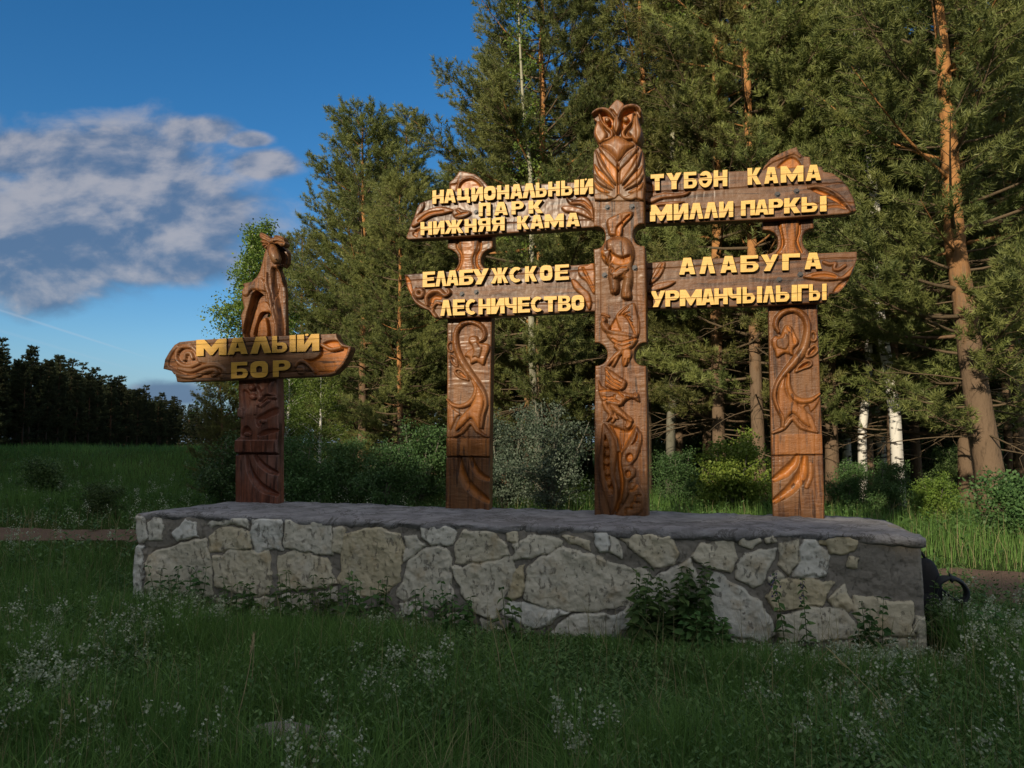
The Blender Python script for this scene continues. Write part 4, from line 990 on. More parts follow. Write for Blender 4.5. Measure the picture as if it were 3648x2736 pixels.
# ------------------------------------------------------------------ rubble wall with concrete cap
NW = N_WALL
front_top = [(485,1822),(1214,1848),(2238,1884),(3287,1905)]
ft = np.array([uv(x, y, NW) for x, y in front_top])
def v_front(u): return np.interp(u, ft[:, 0], ft[:, 1])
pb = np.array([uv(915,1793,0.), uv(1666,1815,0.), uv(2215,1839,N_MID), uv(2840,1845,0.)])
def v_back(u): return np.interp(u, pb[:, 0], pb[:, 1])
uL, uR = ft[0, 0], ft[-1, 0]
wall = empty('stone_wall', tuple(w_pt((uL + uR) / 2, NW + 0.6, 0.0)), -YAW)
tag(wall, 'low rubble stone wall with grey concrete top carrying both carved wooden signs', 'wall')
OW = ((uL + uR) / 2, 0.0)
ST = [
 ('L',[(122,205),(175,200),(188,330),(135,345)],.8), ('L',[(195,235),(250,212),(272,260),(260,330),(200,335)],.7), ('L',[(325,285),(385,225),(440,245),(452,308),(350,335)],1.),
 ('L',[(500,250),(560,210),(640,205),(710,218),(722,275),(640,242),(520,262)],.7), ('L',[(735,210),(892,205),(892,380),(755,388),(738,300)],.95), ('L',[(912,215),(1030,210),(1150,208),(1170,410),(1000,395),(908,370)],.6),
 ('L',[(507,310),(580,265),(680,270),(735,300),(730,380),(620,385),(520,390)],.25), ('L',[(180,440),(220,390),(360,355),(490,318),(525,450),(527,620),(300,690),(180,660)],.45), ('L',[(530,415),(640,388),(820,395),(842,500),(826,612),(700,622),(550,575)],.3),
 ('L',[(870,420),(950,393),(1130,430),(1187,560),(1080,582),(880,592)],.3), ('L',[(1170,265),(1227,268),(1228,330),(1205,402),(1163,395)],.3), ('L',[(1235,300),(1390,262),(1512,298),(1537,400),(1502,540),(1440,617),(1300,622),(1193,560),(1213,400)],.12),
 ('L',[(1545,320),(1602,308),(1642,350),(1532,450)],.6), ('L',[(1625,245),(1740,238),(1807,290),(1790,352),(1680,356),(1640,310)],.75), ('L',[(1560,440),(1640,373),(1752,368),(1787,440),(1787,650),(1700,692),(1500,622)],.55),
 ('L',[(1808,340),(1862,278),(2000,288),(2067,350),(2087,412),(1950,442),(1808,450)],.4), ('L',[(1790,470),(2000,440),(2112,423),(2097,560),(2042,690),(2010,742),(1900,712),(1820,560)],.5), ('L',[(2117,480),(2167,470),(2152,620),(2085,642)],.05),
 ('L',[(128,362),(165,360),(158,520),(150,760),(105,760),(113,480)],.95), ('L',[(1240,622),(1290,615),(1335,680),(1280,700)],.7), ('L',[(1510,662),(1600,650),(1655,730),(1540,730)],.6), ('L',[(760,632),(855,640),(845,690),(750,680)],.5), ('L',[(1080,602),(1170,588),(1182,650),(1100,665)],.5),
 ('L',[(1700,720),(1850,725),(1900,820),(1750,840)],.5), ('L',[(550,640),(720,650),(700,740),(560,740)],.4), ('L',[(880,620),(1040,615),(1060,720),(900,730)],.5),
 ('M',[(130,258),(190,258),(192,295),(135,290)],.3), ('M',[(168,312),(240,273),(330,268),(392,300),(382,332),(240,372),(175,388)],.5), ('M',[(108,620),(150,578),(290,588),(428,625),(260,702)],.9),
 ('M',[(222,500),(240,408),(320,360),(390,328),(540,358),(640,400),(795,440),(798,470),(690,592),(490,627),(300,592),(222,562)],.5), ('M',[(395,275),(470,283),(522,300),(522,332),(440,312)],.3), ('M',[(538,253),(602,253),(612,342),(570,347)],1.), ('M',[(613,263),(642,263),(667,330),(667,372),(622,350)],.6),
 ('M',[(662,280),(760,253),(902,283),(937,350),(902,412),(810,417),(735,340)],.3), ('M',[(680,622),(740,540),(800,478),(920,418),(982,383),(1027,470),(1042,620),(900,662),(740,692)],.6), ('M',[(988,370),(1040,303),(1192,288),(1197,370),(1170,442),(1060,422)],.4),
 ('M',[(1218,270),(1290,263),(1312,305),(1270,327),(1223,310)],.5), ('M',[(1328,285),(1370,268),(1387,300),(1340,307)],.3), ('M',[(1198,400),(1240,348),(1340,348),(1387,333),(1342,430),(1322,500),(1270,512),(1203,460)],.6), ('M',[(1398,310),(1497,298),(1497,370),(1450,457),(1398,410)],.35),
 ('M',[(1523,290),(1570,283),(1632,370),(1612,450),(1473,462)],.85), ('M',[(1618,280),(1700,263),(1762,295),(1742,350),(1640,357)],.15), ('M',[(1078,470),(1100,443),(1250,538),(1322,590),(1382,720),(1332,775),(1078,692)],.8), ('M',[(1343,560),(1380,488),(1560,463),(1647,490),(1592,592),(1380,617)],.1),
 ('M',[(1353,460),(1400,443),(1422,470),(1360,487)],.5), ('M',[(1628,560),(1700,498),(1742,600),(1722,627),(1650,592)],.2), ('M',[(1388,650),(1530,608),(1670,603),(1737,660),(1767,742),(1600,762),(1408,762)],.5), ('M',[(1748,545),(1880,568),(2017,583),(2022,720),(1900,737),(1768,732)],.25),
 ('M',[(1725,372),(1765,380),(1760,415),(1722,415)],.2), ('M',[(1785,278),(1900,262),(1930,272),(1850,290)],.3), ('M',[(1655,775),(1860,748),(2085,738),(2085,860),(1670,860)],.3), ('M',[(430,640),(590,632),(680,700),(560,810),(300,760)],.7), ('M',[(620,650),(680,630),(742,690),(640,710)],.9),
 ('M',[(1588,273),(1617,273),(1622,307),(1590,302)],.0), ('M',[(2040,640),(2084,648),(2087,732),(2030,737)],.4), ('M',[(1088,722),(1292,772),(1302,840),(1100,840)],.6), ('M',[(20,650),(90,700),(200,740),(180,820),(20,800)],.5),
]
def wall_attrs(P):
    st = np.zeros(len(P)); tone = np.full(len(P), 0.5)
    wob = 0.016 * np.stack([vnoise(P[:, 0], P[:, 1], 91, 14.0) - .5, vnoise(P[:, 0], P[:, 1], 92, 14.0) - .5], -1) * 2
    Pw = P + wob
    for k, q, tn in ST:
        q = zuv(k, q, NW)
        b = (P[:, 0] > q[:, 0].min() - .06) & (P[:, 0] < q[:, 0].max() + .06)
        i = np.nonzero(b)[0]
        d = poly_sdf(Pw[i], q)
        s = np.clip(0.5 + (d + 0.008) / 0.040, 0, 1)
        hit = s > st[i]
        st[i] = np.maximum(st[i], s); tone[i] = np.where(hit & (s > .02), tn, tone[i])
    return {'stone': st, 'tone': tone}
def wall_h(P):
    h = np.zeros(len(P))
    wob = 0.016 * np.stack([vnoise(P[:, 0], P[:, 1], 91, 14.0) - .5, vnoise(P[:, 0], P[:, 1], 92, 14.0) - .5], -1) * 2
    for si, (k, q, tn) in enumerate(ST):
        q = zuv(k, q, NW)
        b = (P[:, 0] > q[:, 0].min() - .08) & (P[:, 0] < q[:, 0].max() + .08)
        i = np.nonzero(b)[0]
        d = poly_sdf(P[i] + wob[i], q)
        d = d + 0.006
        t = np.clip(d / 0.016, 0, 1)
        tilt = ((P[i] - q.mean(0)) @ np.array([math.sin(si * 2.3), math.cos(si * 1.7)])) * 0.05
        h[i] = np.maximum(h[i], np.where(d > 0, (0.020 + tilt) * np.sqrt(1 - (1 - t) ** 2), 0))
        h[i] -= 0.020 * np.exp(-(np.clip(-d, 0, 1) / 0.012) ** 2) * (d <= 0) * (vnoise(P[i, 0], P[i, 1], 97, 7.0) > 0.45)
    h += 0.022 * (vnoise(P[:, 0], P[:, 1], 93, 6.0) - .5) + 0.014 * (vnoise(P[:, 0], P[:, 1], 94, 22.0) - .5) + 0.006 * (vnoise(P[:, 0], P[:, 1], 95, 60.0) - .5)
    return h
bl = zs('S', [(470, 2420)])[0]; 
outline = [('S', [(x, y + 24) for x, y in front_top])]
outline = [('S', [(485,1831),(1214,1858),(2238,1895),(2900,1906),(3282,1914)]), ('M',[(2060,300),(2066,420),(2078,640),(2086,735),(2087,900),(2087,960)]), ('S', [(3302,2460),(470,2330)]), ('L',[(103,760),(108,600),(113,480),(126,370),(130,345),(124,250),(122,205)])]
panel('stone_facing', outline, [], NW, 0.9, M['masonry'], wall, OW, res=.0085, seed=19, extra=wall_h, attrs_fn=wall_attrs, rim=.03)
# cap: a long worn concrete slab, rounded at its front edge
S = 150
us = np.linspace(uL - 0.012, uR + 0.015, S)
prof = [(.05,-.085),(.012,-.072),(-.010,-.055),(-.016,-.036),(-.013,-.017),(-.001,-.004),(.03,.004)]
depth_n = [0.08,0.16,0.3,0.5,0.7,0.9,1.05,1.22,1.32,1.44]
V = []
for i, u in enumerate(us):
    vf, vb = v_front(u), v_back(u)
    e = min(i, S - 1 - i) / 5.0; rd = 0.05 * max(0, 1 - e) ** 2
    row = [(u, NW + n_ + rd * .6, vf + v_ - rd * .5) for n_, v_ in prof]
    for dn in depth_n:
        f = np.clip(dn / (-NW), 0, 1.0)
        row.append((u, NW + dn, vf * (1 - f) + vb * f + .006 - rd * .5))
    row.append((u, NW + 1.46, vb - .09)); row.append((u, NW + 0.7, vb - .10))
    V.append(row)
V = np.array(V)
nz = (vnoise(V[..., 0], V[..., 1] * 2 + V[..., 2] * 2, 81, 5.0) - .5) * 0.028 + (vnoise(V[..., 0], V[..., 1] * 2 + V[..., 2] * 2, 82, 19.0) - .5) * 0.030
V[:, :17, 2] += nz[:, :17] * 0.6; V[:, :7, 1] += nz[:, :7]
K = V.shape[1]
lip = np.interp(us, [uL, uR - 1.0, uR - .25, uR], [0, 0, .03, .055])   # the broken corner drops and juts out
V[:, 1:6, 1] -= lip[:, None]
V = V - np.array([OW[0], 0, 0])
i = np.arange(S - 1)[:, None] * K; j = np.arange(K)[None]; j2 = (j + 1) % K
Q = np.stack([i + j, i + j2, i + K + j2, i + K + j], -1).reshape(-1, 4)
capV = V.reshape(-1, 3)
ends = []
g0, g1 = len(capV), len(capV) + 1
capV = np.concatenate([capV, V[0].mean(0)[None], V[-1].mean(0)[None]])
jj = np.arange(K)
T = np.concatenate([np.stack([np.full(K, g0), (jj + 1) % K, jj], -1), np.stack([np.full(K, g1), (S - 1) * K + jj, (S - 1) * K + (jj + 1) % K], -1)])
# panel coordinates use absolute n; the wall empty sits at n = NW + 0.6
cap = mk('concrete_cap', capV, [Q, T], M['concrete'], wall, True)
for c in wall.children:
    c.location = (0, -(NW + 0.6), 0)
# ------------------------------------------------------------------ land
def sst(x, a, b):
    t = np.clip((np.asarray(x, float) - a) / (b - a), 0, 1); return t * t * (3 - 2 * t)
def gz(x, y):
    x = np.asarray(x, float); y = np.asarray(y, float)
    left = 1 - sst(x + 0.36 * y, 0.0, 9.0)
    z = left * (1.0 * sst(y, 33, 56) - 1.6 * sst(y, 64, 150)) - left * 0.22 * sst(y, 20, 25) * (1 - sst(y, 29, 36))
    z = z + (1 - left) * 0.22 * sst(y, 9.4, 12.5)
    return z + 0.10 * (vnoise(x + 50, y + 50, 31, .22) - .5) + 0.05 * (vnoise(x + 50, y + 50, 32, .8) - .5)
ROAD_A, ROAD_B = np.array([9.5, 6.35]), np.array([-16.0, 16.6])
def road_d(x, y):
    d = ROAD_B - ROAD_A; L = np.linalg.norm(d); d = d / L
    nrm = np.array([-d[1], d[0]])
    s = (x - ROAD_A[0]) * nrm[0] + (y - ROAD_A[1]) * nrm[1]
    a = (x - ROAD_A[0]) * d[0] + (y - ROAD_A[1]) * d[1]
    return s + 0.25 * np.sin(a * 0.5), a
gx = np.concatenate([np.linspace(-700, -70, 40), np.linspace(-66, 40, 240), np.linspace(45, 700, 40)])
gy = np.concatenate([np.linspace(-200, -6, 30), np.linspace(-4, 70, 170), np.linspace(73, 200, 60), np.linspace(220, 1500, 40)])
GX, GY = np.meshgrid(gx, gy, indexing='ij')
GZ = gz(GX, GY)
a, b = GX.shape
idx = np.arange(a * b).reshape(a, b)
Q = np.stack([idx[:-1, :-1], idx[1:, :-1], idx[1:, 1:], idx[:-1, 1:]], -1).reshape(-1, 4)
ground = mk('meadow_ground', np.stack([GX.ravel(), GY.ravel(), GZ.ravel()], -1), [Q], M['ground'], None, True)
tag(ground, kind='structure')
# sandy track passing behind the wall
dv = ROAD_B - ROAD_A; LR_ = np.linalg.norm(dv); dv = dv / LR_; nv = np.array([-dv[1], dv[0]])
aa = np.linspace(-8, LR_ + 12, 420); ss = np.linspace(-1.0, 1.0, 14)
AA, SS = np.meshgrid(aa, ss, indexing='ij')
wid = 1.05 + 0.5 * (vnoise(AA, np.sign(SS) * 3 + 9, 41, 1.1) - .5) + .3 * (vnoise(AA, np.sign(SS) * 3 + 9, 42, 3.7) - .5)
wid = np.where(AA > 14, wid * 0.62, wid)
off = -0.25 * np.sin(AA * 0.5)
RX = ROAD_A[0] + dv[0] * AA + nv[0] * (SS * wid + off); RY = ROAD_A[1] + dv[1] * AA + nv[1] * (SS * wid + off)
RZ = gz(RX, RY) + 0.022 - 0.03 * np.abs(SS) ** 6 - 0.02 * np.exp(-((np.abs(SS) - .5) / .18) ** 2) + .012
a, b = RX.shape; idx = np.arange(a * b).reshape(a, b)
Q = np.stack([idx[:-1, :-1], idx[1:, :-1], idx[1:, 1:], idx[:-1, 1:]], -1).reshape(-1, 4)
road = mk('dirt_road', np.stack([RX.ravel(), RY.ravel(), RZ.ravel()], -1), [Q[:, ::-1]], M['dirt'], None, True)
tag(road, kind='structure')

# ------------------------------------------------------------------ trees
def unit(v): return v / (np.linalg.norm(v, axis=-1, keepdims=True) + 1e-9)
def needle_tufts(P, A, rs, n=12, L=0.13, nl=0.10, wd=0.016, tint=None):
    """bottle-brush shoots: P positions (m,3), A axes (m,3)"""
    m = len(P)
    A = unit(A)
    ref = np.where(np.abs(A[:, 2:3]) < .9, np.array([[0, 0, 1.0]]), np.array([[1.0, 0, 0]]))
    B = unit(np.cross(A, ref)); C = np.cross(A, B)
    t = rs.rand(m, n) ** 0.8
    ph = rs.rand(m, n) * 2 * math.pi
    fw = 0.55 + 0.5 * rs.rand(m, n) + 0.5 * (t > .8)
    rad = np.cos(ph)[..., None] * B[:, None] + np.sin(ph)[..., None] * C[:, None]
    d = unit(rad + A[:, None] * fw[..., None])
    base = P[:, None] + A[:, None] * (t * L)[..., None]
    ln = nl * (0.7 + 0.5 * rs.rand(m, n))
    side = unit(np.cross(d, unit(rs.randn(m, n, 3)))) * wd * 0.5
    V = np.stack([base + side, base - side, base + d * ln[..., None]], 2).reshape(-1, 3)
    T = np.arange(m * n * 3).reshape(-1, 3)
    tt = rs.rand(m) if tint is None else tint
    return V, T, np.repeat(np.clip(tt[:, None] + .25 * (rs.rand(m, n) - .5), 0, 1).ravel(), 3)

def pine(seed, H, cb, spread, r0=0.17, step=0.34, dead=14, dens=1.0, lean=0.0, tuftn=24, needle_w=0.0165, top_pow=.62, nlen=.115, prune=.30):
    rs = np.random.RandomState(seed)
    g = Geo()
    zz = np.linspace(0, H, 14)
    wob = np.cumsum(rs.randn(14, 2) * 0.05, 0)
    tx = wob[:, 0] * (zz / H) + lean * (zz / H) * (1 - .35 * zz / H) * H * .3
    ty = wob[:, 1] * (zz / H)
    axis = np.stack([tx, ty, zz], -1)
    rr = r0 * (1 - zz / H) ** 0.8 + 0.012; rr[0] *= 1.25
    axis[0, 2] = -0.3
    g.tube(axis, rr, 9, 0.0)
    at = lambda z: np.array([np.interp(z, zz, tx), np.interp(z, zz, ty), z])
    TP, TA = [], []
    z = cb
    while z < H - 0.15:
        t = (z - cb) / (H - cb)
        nb = rs.randint(3, 5) if t > .08 else 2
        a0 = rs.rand() * 6.28
        for b in range(nb):
            if rs.rand() > dens: continue
            azm = a0 + b * 6.283 / nb + rs.uniform(-.45, .45)
            L = spread * ((1 - t) ** top_pow) * (0.55 + .45 * min(1, t * 3.5)) * rs.uniform(.42, 1.30) + .22
            el = rs.uniform(-.12, .30) + .55 * t
            hd = np.array([math.cos(azm), math.sin(azm), 0])
            k = 6
            s = np.linspace(0, 1, k)
            up = np.sin(el) * s * L + .16 * L * s ** 2.2 - 0.05 * L * np.sin(s * 3.1)
            pts = at(z) + hd * (s * L * math.cos(el))[:, None] + np.array([0, 0, 1.0]) * up[:, None]
            side = np.array([-hd[1], hd[0], 0])
            pts += side * (rs.randn() * .07 * L * s ** 2)[:, None]
            g.tube(pts, np.linspace(.010 + .011 * L, .005, k), 4, .95 if rs.rand() < .8 else .3, cap=False)
            nsub = int(3 + L * 6.4)
            for q in range(nsub):
                f = .30 + .70 * (q + rs.rand()) / nsub
                p = np.array([np.interp(f, s, pts[:, c]) for c in range(3)])
                sg = 1 if q % 2 else -1
                sd = unit(hd * rs.uniform(.35, 1.0) + side * sg * rs.uniform(.25, .95) + np.array([0, 0, rs.uniform(-.05, .60)]))
                l2 = (.30 + .34 * L * (1 - f) + .14) * rs.uniform(.55, 1.15)
                e = p + sd * l2 + np.array([0, 0, .10 * l2])
                g.tube(np.stack([p, (p + e) / 2 - np.array([0, 0, .02]), e]), [.006, .005, .003], 3, .95, cap=False)
                nt_ = max(2, int(l2 / .075))
                for w_ in range(nt_):
                    h = .25 + .75 * (w_ + rs.rand()) / nt_
                    dirv = sd * .8 + np.array([0, 0, .55]) + rs.randn(3) * .42
                    TP.append(p + (e - p) * h + rs.randn(3) * .03); TA.append(dirv)
                TP.append(e); TA.append(sd + np.array([0, 0, .55]))
        z += 1.18 * step * rs.uniform(.7, 1.3) * (1.0 - .35 * t)
    for w_ in range(8):
        TP.append(at(H - .12 * w_)); TA.append(np.array([0, 0, 1.0]) + rs.randn(3) * .35)
    # dead lower limbs with bare twigs
    for q in range(dead):
        z = rs.uniform(max(1.0, cb * .35), min(H * .55, cb + 3.0)); azm = rs.rand() * 6.283
        L = rs.uniform(.6, 1.0) * spread * .75
        hd = np.array([math.cos(azm), math.sin(azm), 0]); side = np.array([-hd[1], hd[0], 0])
        s = np.linspace(0, 1, 6)
        pts = at(z) + hd * (s * L)[:, None] + np.array([0, 0, 1]) * (rs.uniform(-.25, .22) * s * L - .12 * L * s ** 2)[:, None] + side * (rs.randn() * .12 * L * s ** 2)[:, None]
        g.tube(pts, np.linspace(.018, .005, 6), 4, .95, cap=False)
        for y in range(rs.randint(4, 9)):
            f = rs.uniform(.3, 1); p = np.array([np.interp(f, s, pts[:, c]) for c in range(3)])
            e = p + (hd * rs.uniform(.1, .6) + side * rs.uniform(-.6, .6) + np.array([0, 0, rs.uniform(-.4, .3)])) * rs.uniform(.4, .9)
            g.tube(np.stack([p, (p + e) / 2 + rs.randn(3) * .04, e]), [.007, .005, .003], 3, .95, cap=False)
    TP = np.array(TP); TA = np.array(TA)
    pn = vnoise(TP[:, 0] * 1.0 + TP[:, 2] * .9 + 30, TP[:, 1] - TP[:, 2] * .6 + 30, seed + 9, 1.55) + .12 * rs.randn(len(TP))
    kp = pn > prune
    TP, TA = TP[kp], TA[kp]
    clump = vnoise(TP[:, 0] + TP[:, 2] * .7 + 20, TP[:, 1] - TP[:, 2] * .4 + 20, seed, 1.3)
    tint = np.clip(.15 + .75 * clump + .25 * rs.randn(len(TP)) * .5, 0, 1)
    V, T, tt = needle_tufts(TP, TA, rs, tuftn, .17, nlen, needle_w, tint)
    return g, (V, T, tt)

def leaves(P, rs, size=.05, tint=None, droop=.3):
    m = len(P)
    nrm = unit(rs.randn(m, 3) + np.array([0, 0, .5]))
    ax = unit(np.cross(nrm, rs.randn(m, 3)) - np.array([0, 0, droop]))
    sd = unit(np.cross(nrm, ax))
    sz = size * (.65 + .7 * rs.rand(m, 1))
    V = np.stack([P, P + ax * sz * .45 + sd * sz * .36, P + ax * sz, P + ax * sz * .45 - sd * sz * .36], 1).reshape(-1, 3)
    Q = np.arange(m * 4).reshape(-1, 4)
    t = rs.rand(m) if tint is None else tint
    return V, Q, np.repeat(t, 4)

def broadleaf(seed, H, cb, spread, r0=.09, nbr=60, leafn=260, size=.06, el=.6, stems=1, weep=.0, top_pow=.7, gap=.0, lean=0.0):
    """birch, aspen or shrub: stems, limbs, twigs and separate leaves"""
    rs = np.random.RandomState(seed)
    g = Geo(); LP = []; LT = []
    for st in range(stems):
        ang = rs.rand() * 6.28; tilt = (rs.uniform(.12, .45) if stems > 1 else .03)
        hh = H * rs.uniform(.75, 1.0) if stems > 1 else H
        zz = np.linspace(0, hh, 9)
        wob = np.cumsum(rs.randn(9, 2) * .03 * hh / 6, 0)
        tx = math.cos(ang) * tilt * zz + wob[:, 0] + lean * zz; ty = math.sin(ang) * tilt * zz + wob[:, 1]
        ax_ = np.stack([tx, ty, zz], -1); ax_[0, 2] = -.15
        g.tube(ax_, r0 * (1 - zz / hh) ** .8 + .006, 7, 0.0)
        for b in range(nbr // stems):
            z = cb + (hh - cb) * (b + rs.rand()) / (nbr // stems)
            t = (z - cb) / max(hh - cb, .1)
            p0 = np.array([np.interp(z, zz, tx), np.interp(z, zz, ty), z])
            azm = rs.rand() * 6.283; L = spread * (1 - t) ** top_pow * (.45 + .55 * min(1, t * 4 + .25)) * rs.uniform(.5, 1.15) + .15
            hd = np.array([math.cos(azm), math.sin(azm), 0]); s = np.linspace(0, 1, 5)
            pts = p0 + hd * (s * L * math.cos(el))[:, None] + np.array([0, 0, 1.]) * (math.sin(el) * s * L - weep * L * s ** 2)[:, None]
            pts += rs.randn(3) * .06 * L * (s ** 2)[:, None]
            g.tube(pts, np.linspace(.005 + .008 * L, .003, 5), 4, .3, cap=False)
            n = int(leafn * (.25 + L / spread) / 1.0)
            ncl = max(3, int(n / 14))
            f = rs.uniform(.2, 1.05, ncl)
            c = np.stack([np.interp(f, s, pts[:, q]) for q in range(3)], -1) + rs.randn(ncl, 3) * np.array([.20, .20, .14]) * (.45 + .35 * L)
            if gap: c = c[vnoise(c[:, 0] + 9, c[:, 2] + c[:, 1] + 9, seed, 2.2) > gap]
            if not len(c): continue
            tn = rs.rand(len(c))
            per = 14
            off = rs.randn(len(c), per, 3) * np.array([.085, .085, .075]) * (size / .06) ** .6
            off[..., 2] -= weep * rs.rand(len(c), per) * .25
            LP.append((c[:, None] + off).reshape(-1, 3)); LT.append(np.repeat(tn, per))
    P = np.concatenate(LP); tn = np.concatenate(LT)
    tn = np.clip(.65 * tn + .35 * rs.rand(len(tn)), 0, 1) ** 1.6
    return g, leaves(P, rs, size, tn)

def make_tree(name, gen, bark, leafm, part='trunk', crown='crown'):
    g, (V, F, tt) = gen
    tm = g.build(part, M[bark], mesh_only=True)
    cm = mk(crown, V, [F], M[leafm], None, False, {'tint': tt}, mesh_only=True)
    return (name, part, crown, tm, cm)
def plant(proto, x, y, label, cat, rz=0.0, s=1.0, group=None, z=None, sz=None, tilt=0.0, loff=0.0):
    name, part, crown, tm, cm = proto
    r = empty(name, (x, y, float(gz(x, y)) if z is None else z), rz)
    r.rotation_euler = (0, tilt, rz)
    r.scale = (s, s, sz or s)
    tag(r, label, cat, group)
    a = ob(part, tm, r); b = ob(crown, cm, r)
    return r
rnd = random.Random(5)
def px_xy(px, depth):
    d = pix_dir(px, 1500.0)
    return d[0] / d[1] * depth, depth

# pine kinds of the near forest (trunk foot at the origin)
K_A = make_tree('pine_tree', pine(101, 11.5, 1.4, 3.0, .14, .30, 10), 'pine_bark', 'needle')       # young, full
K_B = make_tree('pine_tree', pine(102, 14.5, 1.7, 3.9, .15, .36, 22), 'pine_bark', 'needle')
K_C = make_tree('pine_tree', pine(103, 15.0, 2.4, 3.0, .14, .38, 22, .95), 'pine_bark', 'needle')
K_D = make_tree('pine_tree', pine(104, 16.0, 3.4, 2.8, .14, .38, 24, .92), 'pine_bark', 'needle')
K_E = make_tree('pine_tree', pine(105, 15.5, 1.9, 3.3, .15, .38, 24, .9), 'pine_bark', 'needle')
K_L = make_tree('pine_tree', pine(106, 12.0, 1.5, 2.9, .23, .34, 20, .95, lean=-.55), 'pine_bark', 'needle')
K_S = make_tree('pine_tree', pine(107, 6.0, 0.7, 1.7, .08, .30, 6), 'pine_bark', 'needle')
B_A = make_tree('birch_tree', broadleaf(201, 8.5, 1.2, 2.3, .10, 70, 420, .075, .75, 1, .25), 'birch_bark', 'birch_leaf')
B_B = make_tree('birch_tree', broadleaf(202, 15.0, 5.0, 1.7, .12, 60, 330, .075, .8, 1, .45, gap=.35), 'birch_bark', 'birch_leaf')
B_C = make_tree('aspen_tree', broadleaf(203, 14.0, 4.0, 1.6, .115, 40, 260, .075, .7, 1, .1, gap=.35), 'grey_bark', 'birch_leaf')
S_D = make_tree('shrub', broadleaf(301, 2.3, .1, 1.15, .03, 56, 300, .06, .5, 6), 'grey_bark', 'bush_leaf', 'stems', 'foliage')
S_B = make_tree('shrub', broadleaf(302, 2.2, .1, 1.0, .03, 48, 300, .075, .5, 6), 'grey_bark', 'bright_leaf', 'stems', 'foliage')
S_W = make_tree('shrub', broadleaf(303, 2.6, .15, 1.3, .03, 60, 280, .05, .6, 7, .25), 'grey_bark', 'silver_leaf', 'stems', 'foliage')
S_L = make_tree('shrub', broadleaf(304, 1.2, .05, .8, .02, 36, 220, .065, .5, 6), 'grey_bark', 'bush_leaf', 'stems', 'foliage')

def T(proto, px, depth, label, cat='pine', rz=None, s=1.0, group=None, **k):
    x, y = px_xy(px, depth)
    return plant(proto, x, y, label, cat, rnd.uniform(0, 6.28) if rz is None else rz, s, group, **k)

# --- trees one can point at
T(K_A, 1290, 24.0, 'young full pine with a pointed top right of the moose post, sky behind its top', s=1.0, rz=1.0)
T(K_S, 800, 19.0, 'little pine sapling with a pale green tip left of the moose post', s=.50, rz=.3)
T(K_B, 1930, 19.5, 'big spreading pine behind the upper board on the moose side, limbs reaching into the sky', s=1.0, rz=2.2)
T(K_B, 1500, 30.0, 'pine with a rounded top between the pointed pine and the big spreading one', s=.66, rz=.2)
T(K_C, 2640, 21.5, 'pine with an orange trunk showing high above the board right of the owl', rz=.5)
T(K_D, 2930, 23.0, 'slim pine whose orange trunk shows above the end of the right upper board', rz=1.9)
T(K_E, 3440, 16.0, 'tall thick pine with an orange trunk near the right edge of the forest front', rz=4.0, s=1.05)
T(K_L, 3540, 13.6, 'leaning pine with a thick grey-brown foot beside the sandy track', rz=.2, s=1.0)
T(K_D, 3630, 18.5, 'tall pine at the right edge of the picture behind the leaning one', rz=3.0)
T(K_C, 2300, 20.0, 'tall pine rising straight behind the owl post', rz=3.3)
T(K_E, 2560, 17.5, 'pine with dead lower twigs seen between the owl post and the far side post', rz=5.1, s=.95)
T(K_C, 2700, 16.5, 'pine with a forked-looking pale foot just left of the far side post', rz=.9, s=.97)
T(K_E, 2960, 17.5, 'pine with drooping lower boughs just right of the far side post', rz=2.6, s=.92)
T(K_B, 3180, 17.0, 'broad pine between the birch trunk and the leaning pine', rz=5.5, s=.93)
T(K_B, 1800, 23.5, 'pine with brown dead branches hanging behind the flowering shrub', rz=1.2, s=.9)
T(K_E, 1420, 27.0, 'pine with dead twiggy lower limbs left of the scroll post', rz=3.9, s=.8)
T(B_A, 860, 23.5, 'leafy green birch behind the moose post, sticking out to its left', 'birch', rz=.4, s=.95)
T(B_A, 960, 26.5, 'fuller green birch behind the moose carving, its top left of the pointed pine', 'birch', rz=3.4, s=1.05)
T(B_A, 1150, 18.0, 'low green birch in front of the pointed pine, just right of the moose post', 'birch', rz=2.0, s=.44)
T(B_A, 1020, 20.0, 'small green birch right behind the board of the moose post', 'birch', rz=.7, s=.50)
T(B_B, 3215, 15.2, 'tall thin birch with a white trunk right of the far side post', 'birch', rz=1.0)
T(B_B, 3040, 22.5, 'birch with yellowish leaves high above the wedge-ended board', 'birch', rz=2.4, s=1.05)
T(B_C, 2370, 18.6, 'aspen with a pale grey-green trunk just right of the owl post', 'aspen', rz=1.4)
T(B_C, 1935, 19.0, 'aspen with a pale trunk half hidden behind the scroll post', 'aspen', rz=4.4, s=.9)
T(B_B, 3060, 17.5, 'thin birch with a broken white stem just right of the far side post', 'birch', rz=3.9, s=.8)
T(B_B, 3400, 20.0, 'slender birch in the shade left of the thick orange-trunked pine', 'birch', rz=5.2, s=.95)
T(B_B, 3150, 24.0, 'birch with sunlit yellow-green leaves between the pines above the wedge-ended board', 'birch', rz=.9, s=1.1)
